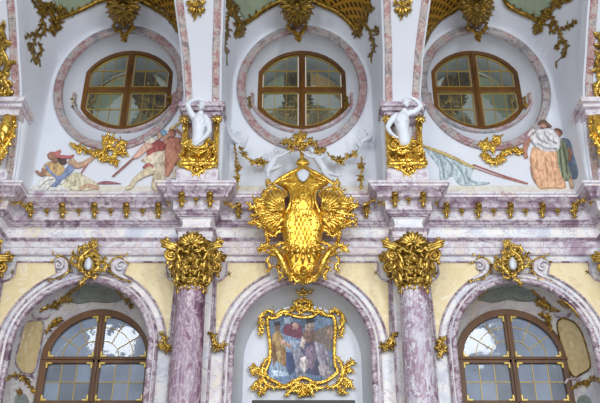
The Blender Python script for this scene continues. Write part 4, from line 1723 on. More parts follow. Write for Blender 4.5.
# gold rocaille under the side windows
for side, (ox, oy, k_, mir, lab) in enumerate(((0, 100, 4, 1, 'gold rocaille spray on the marble ring under the left oval window'), (0, 0, 1, 1, 'gold rocaille spray on the marble ring under the right oval window'))):
    ch = hit_chart(18.3, ('bay',))
    g = G()
    if side == 0:
        S_ = [[(330, 185), (350, 205), (380, 212), (400, 225), (415, 243)], [(400, 228), (430, 238), (455, 243), (470, 258)], [(415, 240), (410, 210), (425, 185), (445, 178), (440, 200)], [(440, 236), (460, 215), (465, 185), (490, 165), (505, 175)], [(460, 215), (485, 210), (508, 208)], [(420, 185), (415, 160), (430, 145), (444, 160)], [(445, 178), (455, 160), (450, 145)], [(278, 172), (295, 182), (315, 192), (330, 185)]]
        C_ = [(420, 225, 22), (435, 160, 16), (485, 185, 16), (385, 208, 16), (455, 240, 16), (320, 195, 14)]
        S_ = [sc(0, 100, 4, q) for q in S_]
        C_ = [(a / 4, 100 + b_ / 4, r_ / 4) for a, b_, r_ in C_]
    else:
        S_ = [sc(410, 130, 5, q) for q in ([(350, 120), (380, 140), (400, 155), (440, 160), (475, 145)], [(380, 140), (372, 110), (395, 85), (420, 90), (415, 110)], [(440, 150), (455, 125), (480, 108), (510, 98), (540, 95), (555, 110)], [(340, 68), (360, 75), (385, 80), (410, 70)], [(385, 78), (380, 55), (372, 50)], [(410, 75), (420, 45), (440, 35), (448, 50), (430, 60)], [(545, 95), (550, 110), (545, 122)])]
        C_ = [(410 + a / 5, 130 + b_ / 5, r_ / 5) for a, b_, r_ in ((385, 130, 24), (430, 55, 24), (460, 135, 22), (362, 72, 20), (500, 100, 16), (440, 150, 20), (545, 105, 14))]
    for q in S_:
        rocaille(g, q, ch, 1.9, 5.2, 2.0, 0, .09)
    for a, b_, r_ in C_:
        cluster(g, a, b_, r_ * 1.2, 10, ch, 1.5, .1)
    tag(g.build('rocaille_spray', M['gold']), lab, 'ornament')

# tiny gilt finials at both ends of each window's sill moulding
for (cx, cy, lab) in ((74, 102, 'left of the left oval window'), (171, 100, 'right of the left oval window'), (250, 102, 'left of the middle oval window'), (347, 102, 'right of the middle oval window'),
                      (429, 100, 'left of the right oval window'), (525, 102, 'right of the right oval window')):
    ch = hit_chart(19, ('oval', 'bay'))
    g = G()
    rocaille(g, [(cx, cy + 7), (cx + 1, cy + 2), (cx - 1, cy - 3), (cx, cy - 6)], ch, 1.0, 3.0, 1.8, 0, .05)
    cluster(g, cx, cy + 4, 3.4, 7, ch, 1.0, .05)
    tag(g.build('gilt_finial', M['gold_old']), 'small gold finial ' + lab, 'ornament')


# ============================================================ HERM PEDESTALS ON THE ENTABLATURE
def pedestal(cx, s_, lab, lab2):
    """marble block, gilded posts and rocaille about the pier; cx = pier axis"""
    t = thing('herm_pedestal', lab, 'pedestal', (cx, 17.0, 11.72))
    y0 = 17.30
    g = G()
    for (w, a, b_, dz0, dz1) in ((.60, 16.78, 17.5, 13.98, 14.12), (.55, 16.84, 17.5, 13.88, 13.98), (.49, 16.92, 17.5, 13.72, 13.88), (.46, 16.96, 17.5, 13.56, 13.72)):
        box(g, cx - w, cx + w, a, b_, dz0, dz1)
    g.build('marble_impost', M['rose'], t, smooth=False, bevel=.02)
    g = G()
    for (w, a, dz0, dz1) in ((.52, 16.86, 11.70, 12.10), (.46, 16.92, 12.08, 12.20)):
        box(g, cx - w, cx + w, a, 17.5, dz0, dz1)
    g.build('marble_plinth', M['lilac'], t, smooth=False, bevel=.02)
    for sg in (-1, 1):
        g = G()
        box(g, cx + sg * .40 - .065, cx + sg * .40 + .065, 16.98, 17.3, 12.2, 13.58)
        box(g, cx + sg * .40 - .03, cx + sg * .40 + .03, 16.95, 17.0, 12.3, 13.5)
        g.build('gilded_post', M['gold'], t, smooth=False, bevel=.015)
        ch = Chart(lambda u, v, h, sg=sg: Vector((cx + sg * .42 + u, 16.90 - h, 13.58 - v)), 1.0)
        g = G()
        blob(g, 0, 0, .12, ch)
        for a in range(0, 360, 45):
            leaf(g, 0, 0, a, .17, .04, ch, .8, lift=.08)
        leaf(g, 0, .08, -90, .28, .06, ch, 0, lift=.02)
        g.build('leaf_knob', M['gold_old'], t)
    g = G()
    ch = Chart(lambda u, v, h: Vector((cx + u * .86, 16.88 - h, 12.26 - v)), 1.0)
    stroke(g, [(-.58, -.04, .05), (-.45, .02, .09), (0, 0, .08), (.45, .02, .09), (.58, -.04, .05)], ch, 8, 5)
    for sg in (-1, 1):
        spiral(g, sg * .50, .0, .12, 1.3, 90, sg, .04, .02, ch)
        rocaille(g, [(sg * .1, .02), (sg * .22, .14), (sg * .10, .24), (0, .34)], ch, .045, .14, .07, 0)
        rocaille(g, [(sg * .45, .04), (sg * .32, .12), (sg * .2, .06)], ch, .04, .12, .07, 0)
    cluster(g, 0, .10, .22, 10, ch, .06, .03)
    g.build('foot_rail', M['gold'], t)
    # central gilt cartouche over the lower half
    ch = Chart(lambda u, v, h: Vector((cx + u * .86, 16.92 - h, 12.60 - v * .86)), 1.0)
    g = G()
    puff(g, [(-.30, -.26), (0, -.2), (.30, -.26), (.38, .1), (.30, .42), (-.30, .42), (-.40, .1)], ch, .12, .18, .07, 0, 3, back=.1)
    for sg in (-1, 1):
        rocaille(g, [(sg * .08, -.28), (sg * .30, -.34), (sg * .44, -.20), (sg * .30, -.12), (sg * .2, -.22)], ch, .06, .16, .08, 0, .08)
        rocaille(g, [(sg * .40, -.05), (sg * .50, .12), (sg * .42, .30), (sg * .25, .26)], ch, .05, .15, .08, 0, .06)
        rocaille(g, [(sg * .02, .36), (sg * .2, .40), (sg * .3, .30), (sg * .22, .16)], ch, .05, .14, .08, 0, .08)
        spiral(g, sg * .22, -.20, .13, 1.4, 0, sg, .045, .02, ch, .14)
    shell(g, 0, .12, 90, 140, .26, 7, .04, ch, .14)
    blob(g, 0, .14, .09, ch, .16)
    g.build('rocaille_shield', M['gold'], t)
    return t


pedestal(-2.6, 1, 'gilded pedestal with marble impost on the cornice under the left white statue', '')
pedestal(2.6, 1, 'gilded pedestal with marble impost on the cornice under the right white statue', '')


# ============================================================ WHITE HERM STATUES
def V3(px, py, Y):
    return P(px, py, Y)


def statue(name, lab, Y, body, arms, hands, head, hair, mat='statue', vox=.013, cat='statue', k_=40.0, fat=1.0):
    t = thing(name, lab, cat, P(body[-1][0], body[-1][1], Y))
    g = G()
    for chain in [body] + arms:
        tube3(g, [(P(q[0], q[1], Y - q[3]), q[2] * fat / k_) for q in chain], 12, 3)
    hx, hy, hr, hd, dirx, tilt = head       # centre, radius (px), depth, facing, tilt
    c = P(hx, hy, Y - hd)
    R = hr / k_
    # skull, jaw, nose, brow, mouth, ears
    fwd = Vector((dirx, -1, -.15)).normalized()
    up = Vector((tilt, 0, 1)).normalized()
    rt = fwd.cross(up).normalized()
    up = rt.cross(fwd)
    tube3(g, [(c + up * R * .35, R * .86), (c - up * R * .1 + fwd * R * .1, R * .84), (c - up * R * .62 + fwd * R * .32, R * .52)], 12, 3)
    tube3(g, [(c + fwd * R * .86 + up * R * .12, R * .12), (c + fwd * R * 1.10 - up * R * .22, R * .17)], 6, 2)
    tube3(g, [(c + fwd * R * .80 + up * R * .24 - rt * R * .5, R * .12), (c + fwd * R * .92 + up * R * .27, R * .12), (c + fwd * R * .80 + up * R * .24 + rt * R * .5, R * .12)], 6, 2)
    tube3(g, [(c + fwd * R * .86 - up * R * .5 - rt * R * .2, R * .09), (c + fwd * R * .90 - up * R * .5 + rt * R * .2, R * .09)], 6, 1)
    for s_ in (-1, 1):
        tube3(g, [(c + rt * s_ * R * .86 + up * R * .1, R * .14), (c + rt * s_ * R * .86 - up * R * .2, R * .12)], 6, 1)
    for (hx_, hy_, hd_, ang, r_) in hands:
        a0 = math.radians(ang)
        palm = P(hx_, hy_, Y - hd_)
        d = Vector((math.cos(a0), -.1, math.sin(a0)))
        sd = Vector((-math.sin(a0), 0, math.cos(a0)))
        q = r_ / k_
        tube3(g, [(palm - d * q * .8, q * .8), (palm + d * q * .6, q * .95)], 8, 1)
        for fi, (o_, L) in enumerate(((-.75, 1.7), (-.25, 2.1), (.25, 2.0), (.72, 1.5))):
            b0 = palm + d * q * .9 + sd * q * o_
            tube3(g, [(b0, q * .32), (b0 + d * q * L * .5 + Vector((0, -.3 * q, 0)), q * .29), (b0 + d * q * L * .85 + Vector((0, .3 * q, 0)), q * .22)], 6, 2)
        tube3(g, [(palm - d * q * .3 - sd * q * .8, q * .34), (palm + d * q * .5 - sd * q * 1.5, q * .3), (palm + d * q * 1.1 - sd * q * 1.5, q * .22)], 6, 2)
    fuse(g.build('body', M[mat], t), vox, 1)
    g = G()
    rnd = random.Random(int(hx))
    for i in range(hair):
        th = rnd.uniform(0, 2 * PI)
        ph = rnd.uniform(0, 1.15)
        v = (up * math.cos(ph) + (rt * math.cos(th) + fwd * math.sin(th) * .8) * math.sin(ph)).normalized()
        if v.dot(fwd) > .55 and v.dot(up) < .72:
            continue
        p0 = c + up * R * .35 + v * R * .82
        tw = rt * rnd.uniform(-1, 1) + up * rnd.uniform(-1, .4)
        tube3(g, [(p0, R * .16), (p0 + v * R * .18 + tw * R * .14, R * .2), (p0 + v * R * .1 + tw * R * .32, R * .08)], 6, 2)
    if hair:
        g.build('hair', M[mat], t)
    return t


# left statue: right arm over the head, other arm crossing down in front
statue('herm_statue', 'bare chested white statue left of the crest, one arm folded over his head', 16.62,
       [(201, 112.5, 2.4, .12), (200, 116, 4.2, .08), (199.5, 121, 6.4, .10), (199, 127, 5.9, .10), (198.5, 133, 5.0, .09), (198.5, 138, 5.4, .10), (198, 143, 5.6, .08)],
       [[(194, 117.5, 3.0, .10), (190.5, 112, 2.6, .14), (187.5, 104.5, 2.1, .18)], [(187.5, 104.5, 2.1, .18), (193, 100.5, 1.9, .26), (199, 99.2, 1.4, .30)],
        [(205, 117.5, 3.0, .10), (208.5, 123, 2.7, .14), (209.5, 131, 2.1, .20)], [(209.5, 131, 2.1, .20), (205, 137, 1.8, .30), (199, 142, 1.4, .36)],
        [(196.5, 121, 3.2, .20), (197.5, 122.5, 2.6, .22)], [(202.5, 121, 3.2, .20), (201.5, 122.5, 2.6, .22)]],
       [(201, 99.5, .30, 8, 1.15), (197, 144, .36, 215, 1.15)], (201.5, 106.5, 3.7, .24, .35, .25), 46, fat=1.18)
statue('herm_statue', 'bare chested white statue right of the crest, elbow raised behind his turned head', 16.62,
       [(404.5, 110.5, 2.4, .12), (403.5, 114.5, 4.2, .08), (402, 119.5, 6.6, .10), (402, 126, 5.9, .10), (403, 132, 5.0, .09), (404, 137, 5.4, .10), (404, 142, 5.6, .08)],
       [[(408.5, 113.5, 3.0, .10), (415, 111.5, 2.7, .13), (421, 106.5, 2.1, .16)], [(421, 106.5, 2.1, .16), (417, 101, 1.8, .2), (411.5, 97.8, 1.4, .24)],
        [(396.5, 116, 3.1, .10), (391, 121, 2.7, .14), (387.5, 127.5, 2.1, .16)], [(387.5, 127.5, 2.1, .16), (390, 132, 1.8, .24), (394, 135.5, 1.4, .3)],
        [(398.8, 119.5, 3.2, .20), (400, 121.5, 2.6, .22)], [(405, 119.5, 3.2, .20), (404, 121.5, 2.6, .22)]],
       [(409.5, 97.5, .26, 175, 1.15), (396, 136.5, .32, -30, 1.15)], (406, 103.5, 3.9, .24, .55, -.2), 46, fat=1.18)
# gilded drapery wrapped round the hips of both statues
for (cx, lab, mir) in ((198.5, 'gilded drapery scrolls round the hips of the left white statue', 1), (402, 'gilded drapery scrolls round the hips of the right white statue', -1)):
    ch = plane_chart(16.58)
    g = G()
    for q in ([(-8, -4), (-2, 3), (5, 2), (9, -5)], [(-9, 0), (-3, 7), (5, 7), (9, 1)], [(-8, 6), (0, 10), (8, 6)]):
        stroke(g, [(cx + mir * a, 143 + b_, 1.9) for a, b_ in q], ch, 8, 5, 1.2)
    if mir < 0:
        spiral(g, cx - 7, 144, 8, 1.7, 60, 1, 2.2, 1.0, ch, .05)
        spiral(g, cx + 17, 151, 4, 1.4, 90, 1, 1.6, .8, ch, .02)
    rocaille(g, [(cx - 10, 140), (cx - 4, 147), (cx + 5, 146), (cx + 11, 139)], ch, 1.8, 4.5, 2.4, 0, .06)
    tag(g.build('gilded_drapery', M['gold']), lab, 'drapery')


# ============================================================ WHITE PUTTI
def putto(lab, Y, body, limbs, head, hands, wings=None):
    t = statue('putto_statue', lab, Y, body, limbs, hands, head, 26, 'statue_grey', .012)
    if wings:
        g = G()
        ch = plane_chart(Y + .02)
        for (u, v, a, L) in wings:
            for k_ in range(5):
                leaf(g, u, v, a + k_ * 14 - 28, L * (1 - .1 * abs(k_ - 1)), 1.1, ch, .3)
        g.build('wing', M['statue_grey'], t)
    return t


putto('white putto leaning on the left shoulder of the gilded cartouche', 17.2,
      [(277.5, 155, 1.6, .1), (275.5, 158, 3.2, .1), (273, 162, 3.9, .1), (270.5, 166.5, 3.9, .1), (268.5, 169.5, 3.4, .08)],
      [[(278, 157, 1.7, .1), (283, 155, 1.5, .14), (288, 151.5, 1.1, .16)], [(272, 158, 1.7, .12), (269, 160.5, 1.4, .2), (271, 155, 1.1, .2)],
       [(270, 170, 2.5, .1), (276, 168, 2.0, .16), (281, 166, 1.5, .12)], [(267.5, 170, 2.5, .08), (268, 175, 1.9, .12), (268, 180.5, 1.3, .06), (265.5, 182, 1.1, .1)]],
      (276, 151.5, 3.0, .16, .3, .3), [(289, 151, .16, 20, .8), (271, 153.5, .2, 80, .8)], [(270, 159, 150, 9)])
putto('white putto reclining on the right shoulder of the gilded cartouche', 17.2,
      [(313.5, 155, 1.6, .1), (316, 158, 3.3, .1), (319, 161.5, 3.8, .1), (322, 166, 3.9, .1), (324.5, 169.5, 3.5, .08)],
      [[(313, 157, 1.7, .1), (308, 156, 1.5, .14), (304, 153, 1.1, .16)], [(319, 157, 1.7, .12), (324, 157, 1.4, .18), (326, 153, 1.1, .16)],
       [(325, 170, 2.5, .1), (330, 173, 2.1, .16), (336, 175.5, 1.5, .1), (341, 175, 1.1, .1)], [(323, 171, 2.5, .1), (327, 176, 2.0, .16), (332, 180, 1.4, .1), (336, 181.5, 1.1, .1)]],
      (312, 151, 3.0, .16, -.3, -.3), [(303, 152, .16, 160, .8), (326.5, 151.5, .16, 70, .8)], [(320, 158, 30, 9)])
putto('small flying white putto holding the garland, left of the crest', 17.85,
      [(240.5, 141, 1.4, .2), (238.5, 142, 2.6, .2), (235.5, 140, 3.1, .2), (232.5, 137, 3.0, .2), (230.5, 134.5, 2.7, .18)],
      [[(239, 144.5, 1.4, .2), (237, 148, 1.2, .2), (239, 150.5, .9, .2)], [(241, 142, 1.4, .2), (246, 142, 1.2, .2), (247.5, 138, .9, .2)],
       [(230, 133.5, 2.0, .2), (228.5, 129, 1.6, .2), (227.5, 124.5, 1.1, .2)], [(232, 134.5, 2.0, .2), (229, 133, 1.7, .26), (232, 130, 1.2, .2)]],
      (243.5, 145.5, 2.8, .28, .2, .2), [(240, 151, .2, -40, .7), (248, 137, .2, 80, .7)], [(236, 138, 60, 9), (234, 141, 210, 7)])
putto('small flying white putto holding the garland, right of the crest', 17.85,
      [(361, 142.5, 1.4, .2), (363, 141, 2.6, .2), (366, 139, 3.1, .2), (369, 137.5, 3.0, .2), (371, 136, 2.7, .18)],
      [[(362, 144, 1.4, .2), (360, 149, 1.2, .2), (358, 152, .9, .2)], [(361, 140.5, 1.4, .2), (358, 137, 1.2, .2), (358.5, 133, .9, .2)],
       [(371.5, 135.5, 2.0, .2), (373, 131, 1.5, .2), (374.5, 129, 1.1, .2)], [(370, 135, 2.0, .2), (367, 131.5, 1.6, .24), (365, 130, 1.1, .2)]],
      (359, 145.5, 2.8, .28, -.2, -.2), [(357.5, 153, .2, -110, .7), (358.5, 131.5, .2, 90, .7)], [(366, 140, -10, 9), (367, 138, 60, 7)])


# ============================================================ GARLANDS
def garland(lab, pts, clus, Y=17.95):
    ch = plane_chart(Y)
    g = G()
    for q in pts:
        rocaille(g, q, ch, .9, 3.2, 1.9, 0, .05)
    t = thing('flower_garland', lab, 'garland', P(pts[0][0][0], pts[0][0][1], Y))
    g.build('vine', M['gold_old'], t)
    for (a, b_, r_) in clus:
        g = G()
        cluster(g, a, b_, r_, 10, ch, r_ * .27, .1)
        for i in range(3):
            blob(g, a + rr.uniform(-.4, .4) * r_, b_ + rr.uniform(-.4, .4) * r_, r_ * .3, ch, .12)
        g.build('flower_bunch', M['gold_old'], t)


garland('gold flower garland with a hanging strand, left of the gilded cartouche', [[(238, 147), (240, 152), (246, 157), (252, 161), (260, 163), (268, 162), (273, 157)], [(234, 142), (236, 158), (237, 174), (237, 190)]],
        [(245, 154, 4.5), (253, 162, 4), (261, 161, 6.5), (269, 162, 3.5), (238, 168, 5.2), (237, 178, 4.6), (237, 187.5, 3.2), (241, 149, 3.5)])
garland('gold flower garland with a hanging strand, right of the gilded cartouche', [[(326, 151), (331, 157), (338, 161), (344, 160), (350, 156), (356, 153), (359, 149)], [(361, 156), (362, 166), (361, 178), (361, 189)]],
        [(324, 151, 4), (340, 160, 6.5), (348, 156, 4), (355, 154, 4.8), (361, 166, 5.2), (361, 178, 4.6), (361, 187, 3.2), (333, 158, 3.5)])


# ============================================================ THE GREAT GILDED CARTOUCHE
CX = 303
chc = Chart(lambda u, v, h: P(u, v, float(np.interp(v, [130, 170, 200, 235, 290], [17.3, 17.15, 17.05, 17.30, 17.70])) - h), 1 / 40)
ct = thing('gilded_cartouche', 'huge bright gold rocaille cartouche in the middle of the entablature', 'cartouche', P(CX, 284, 17.8))
half = [(0, 163.5), (3, 163.5), (5, 168), (9, 171), (16, 174), (24, 180), (26, 184), (19, 188), (13, 192), (12.5, 200), (15, 208), (19, 216), (21, 224), (20, 234), (18, 243), (20, 252), (16, 263), (12, 272), (6, 280), (0, 284)]
outl = [(CX + a, b_) for a, b_ in half] + [(CX - a - 1, b_) for a, b_ in reversed(half[1:-1])]
g = G()
puff(g, outl, chc, .24, 7, 1.7, 0, 3, 0, back=.5)
g.build('shield', M['gold_flat'], ct)
g = G()
for s_ in (-1, 1):
    X = lambda u: CX + s_ * u
    stroke(g, [(X(2), 164, 1.0, .1), (X(6), 169, 1.5, .16), (X(14), 173, 1.6, .14), (X(24), 179, 1.8, .1), (X(30), 184, 1.4, .08)], chc, 8, 5)
    spiral(g, X(33), 184.5, 4.2, 1.3, 90, -s_, 1.5, .7, chc, .08)
    stroke(g, [(X(24), 183, 1.2, .08), (X(16), 187, 1.5, .12), (X(12), 194, 1.5, .16), (X(13), 204, 1.5, .2), (X(17), 213, 1.4, .2)], chc, 8, 5)
    spiral(g, X(21), 194, 5.2, 1.5, 80, s_, 1.6, .8, chc, .08)
    stroke(g, [(X(5), 176, .6, .2), (X(10), 178, .8, .2), (X(14), 182, .8, .2), (X(9), 186, .7, .22)], chc, 6, 4)
    stroke(g, [(X(10), 214, .9, .22), (X(14), 222, 1.0, .2), (X(14), 234, 1.0, .2), (X(11), 246, 1.0, .2), (X(4), 254, 1.0, .22)], chc, 6, 5)
g.build('scroll_edges', M['gold'], ct)
g = G()
# relief emblem on the shield: boss, ribs and scale bands
stroke(g, [(CX - 9, 214, .9, .22), (CX - 10, 200, .9, .24), (CX - 6, 189, 1.0, .24), (CX, 185, 1.2, .24), (CX + 6, 189, 1.0, .24), (CX + 10, 200, .9, .24), (CX + 9, 214, .9, .22)], chc, 7, 5)
shell(g, CX, 199, 90, 110, 10, 5, .8, chc, .22)
blob(g, CX, 194, 2.2, chc, .24)
rocaille(g, [(CX - 7, 206), (CX - 3, 209), (CX + 3, 209), (CX + 7, 206)], chc, .9, 2.6, 1.6, 0, .22)
for r_ in range(7):
    vv = 214 + r_ * 4.6
    n_ = 5 if r_ % 2 == 0 else 4
    for q in range(n_):
        uu = CX + (q - (n_ - 1) / 2) * 4.0
        leaf(g, uu, vv - 2, -90, 5.4, 1.1, chc, 0, lift=.255)
for s_ in (-1, 1):
    rocaille(g, [(CX + s_ * 2, 200), (CX + s_ * 7, 205), (CX + s_ * 4, 213), (CX + s_ * 8, 220)], chc, 1.0, 3.4, 2, 0, .26)
    rocaille(g, [(CX + s_ * 3, 178), (CX + s_ * 9, 184), (CX + s_ * 15, 183), (CX + s_ * 20, 184)], chc, .9, 3.0, 2, 0, .24)
for s_ in (-1, 1):
    rocaille(g, [(CX + s_ * 12, 216), (CX + s_ * 16, 224), (CX + s_ * 13, 233), (CX + s_ * 15, 242)], chc, 1.1, 4.2, 1.8, 0, .25)
    rocaille(g, [(CX + s_ * 4, 246), (CX + s_ * 10, 243), (CX + s_ * 14, 248), (CX + s_ * 10, 252)], chc, 1.1, 4.0, 1.8, 0, .25)
    spiral(g, CX + s_ * 8, 208, 2.6, 1.3, 90, s_, .8, .4, chc, .24)
    rocaille(g, [(CX + s_ * 6, 171), (CX + s_ * 11, 177), (CX + s_ * 18, 179), (CX + s_ * 23, 181)], chc, .9, 3.2, 1.8, 0, .24)
g.build('relief_emblem', M['gold'], ct)
g = G()
puff(g, [(CX - 6, 172), (CX, 169), (CX + 6, 172), (CX + 5, 178), (CX, 182), (CX - 5, 178)], chc, .05, 3, 1.4, .30, 3)
g.build('silver_boss', M['statue_grey'], ct)
# shell wings
for s_, nm in ((-1, 'shell_wing'), (1, 'shell_wing')):
    X = lambda u: CX + s_ * u
    g = G()
    ax = 90 - s_ * 90
    shell(g, X(17), 214, ax + s_ * 8, 120, 33, 13, 2.1, chc, .02, .9, .3)
    shell(g, X(18), 210, ax + s_ * 40, 80, 24, 8, 1.9, chc, .12, .9, .2)
    for i in range(12):
        a = ax + s_ * (70 - i * 12)
        L = 33 - 10 * abs(i - 5) / 6
        u0, v0 = X(17) + L * math.cos(math.radians(a)) * .9, 214 - L * math.sin(math.radians(a)) * .75
        leaf(g, u0, v0, a + rr.uniform(-35, 35), 6.5, 1.5, chc, rr.uniform(-1.6, 1.6), lift=.06)
    rocaille(g, [(X(22), 190), (X(30), 188), (X(38), 192), (X(42), 200), (X(50), 198)], chc, 1.6, 5, 2.2, 0, .06)
    rocaille(g, [(X(20), 226), (X(28), 228), (X(36), 226), (X(44), 224), (X(50), 221), (X(54), 224)], chc, 2.2, 6, 2.4, 0, .06)
    rocaille(g, [(X(28), 198), (X(38), 203), (X(46), 204), (X(51), 208), (X(55), 203)], chc, 1.8, 5.5, 2.2, 0, .10)
    rocaille(g, [(X(24), 206), (X(34), 212), (X(44), 214), (X(52), 216)], chc, 1.8, 5.5, 2.2, 0, .14)
    rocaille(g, [(X(24), 200), (X(30), 194), (X(30), 186), (X(35), 180)], chc, 1.4, 5, 2.2, 0, .08)
    for q in range(9):
        cluster(g, X(26 + (q * 7) % 24), 198 + (q * 11) % 28, 5.5, 8, chc, 1.4, .12, rr)
    blob(g, X(30), 231, 3.4, chc, .1)
    stroke(g, [(X(30), 231, 2.2, .08), (X(26), 226, 2.4, .08), (X(20), 218, 2.4, .1)], chc, 7, 4)
    g.build(nm, M['gold'], ct)
    # rope-like arm down to the lower scrolls
    g = G()
    rocaille(g, [(X(34), 226), (X(37), 233), (X(35), 240), (X(37), 247), (X(41), 248)], chc, 1.7, 3.6, 1.8, 0, .02)
    for i in range(8):
        blob(g, X(35.5), 228 + i * 2.6, 1.7, chc, .05)
    stroke(g, [(X(40), 247, 1.6, .02), (X(33), 247, 2.8, .06), (X(26), 252, 3.8, .10), (X(21), 261, 3.8, .12), (X(17), 271, 3.4, .10), (X(10), 280, 2.2, .05)], chc, 8, 5)
    stroke(g, [(X(37), 252, .9, .05), (X(29), 255, 1.2, .12), (X(22), 261, 1.2, .12), (X(16), 270, 1.2, .12)], chc, 6, 5)
    spiral(g, X(31), 252, 4.5, 1.3, 60, s_, 1.6, .7, chc, .05)
    rocaille(g, [(X(30), 247), (X(36), 245), (X(42), 247), (X(45), 252)], chc, 1.6, 4.6, 2, 0, .05)
    rocaille(g, [(X(33), 256), (X(36), 261), (X(32), 267), (X(36), 272)], chc, 1.3, 4.2, 2, 0, .02)
    rocaille(g, [(X(22), 263), (X(25), 270), (X(20), 275), (X(24), 280)], chc, 1.3, 4.2, 2, 0, .02)
    rocaille(g, [(X(17), 242), (X(24), 244), (X(30), 248)], chc, 1.5, 4.0, 2, 0, .02)
    for vv, L_ in ((256, 6), (262, 6), (268, 6)):
        leaf(g, X(21), vv, 90 - s_ * rr.uniform(70, 130), L_ + 2, 1.8, chc, rr.uniform(-1, 1), lift=.08)
    rocaille(g, [(X(36), 232), (X(30), 236), (X(25), 232), (X(20), 228)], chc, 1.5, 4.2, 1.8, 0, .04)
    cluster(g, X(40), 249, 4.6, 8, chc, 1.4, .05, rr)
    cluster(g, X(30), 250, 5.0, 8, chc, 1.5, .1, rr)
    g.build('side_scroll', M['gold'], ct)
# leaf collar and mask at the foot
g = G()
for i in range(9):
    a = -90 + (i - 4) * 19
    leaf(g, CX + (i - 4) * 3.4, 250 - abs(i - 4) * 1.0, a, 15 - abs(i - 4) * .7, 2.6, chc, (i - 4) * -.12, lift=.22, rise=.08)
for i in range(7):
    leaf(g, CX + (i - 3) * 4, 246, -90 + (i - 3) * 16, 10, 2.2, chc, 0, lift=.30, rise=.06)
g.build('leaf_collar', M['gold'], ct)
g = G()
blob(g, CX + .5, 271, 4.6, chc, .22, ry=5.6)
for s_ in (-1, 1):
    blob(g, CX + .5 + s_ * 1.7, 269.5, .9, chc, .36)
    stroke(g, [(CX + .5 + s_ * .5, 267.8, .5, .37), (CX + .5 + s_ * 2.8, 267.4, .5, .35)], chc, 6, 2)
    rocaille(g, [(CX + s_ * 2, 278), (CX + s_ * 7, 282), (CX + s_ * 10, 276), (CX + s_ * 13, 281)], chc, 1.6, 4.6, 2, 0, .12)
    rocaille(g, [(CX + s_ * 4, 266), (CX + s_ * 8, 263), (CX + s_ * 9, 269), (CX + s_ * 6, 274)], chc, 1.3, 4, 2, 0, .22)
stroke(g, [(CX + .5, 268.5, .6, .36), (CX + .5, 272, .9, .38)], chc, 6, 2)
stroke(g, [(CX - 1.4, 274, .5, .34), (CX + 2.4, 274, .5, .34)], chc, 6, 2)
shell(g, CX, 276, -90, 120, 9, 7, 1.3, chc, .06)
g.build('mask', M['gold'], ct)

# crown of the cartouche, reaching up to the window
cr = thing('gilded_crest', 'gold crown of leaves between the two putti under the middle oval window', 'ornament', P(301, 166, 17.3))
ch = plane_chart(17.3)
g = G()
rocaille(g, [(283, 145), (288, 141), (295, 143), (300, 147)], ch, 1.7, 5, 2, 0)
rocaille(g, [(318, 147), (313, 142), (307, 143), (301, 147)], ch, 1.7, 5, 2, 0)
for (a, b_, r_) in ((285, 142, 5), (292, 143, 6), (301, 144, 7), (310, 142, 6), (297, 137, 5.5), (304, 136, 5), (318, 151, 5), (323, 150, 4.5), (291, 149, 5), (312, 150, 4.5)):
    cluster(g, a, b_, r_, 9, ch, 1.6, .05)
g.build('leaf_wreath', M['gold_old'], cr)
g = G()
for i in range(7):
    a = 90 + (i - 3) * 22
    leaf(g, 300.5 + (i - 3) * 1.2, 142, a, 11 - abs(i - 3), 1.5, ch, 0, lift=.08)
blob(g, 300, 131.5, 1.6, ch, .1)
blob(g, 302, 151, 3, ch, .1)
stroke(g, [(302, 152, 2, .05), (302, 158, 2.2, .1), (302.5, 165, 3, .1)], ch, 7, 3)
puff(g, [(297, 160), (302, 157), (308, 160), (309, 165), (296, 165)], ch, .15, 3, 1.4, .05, 3, back=.2)
g.build('crown', M['gold'], cr)


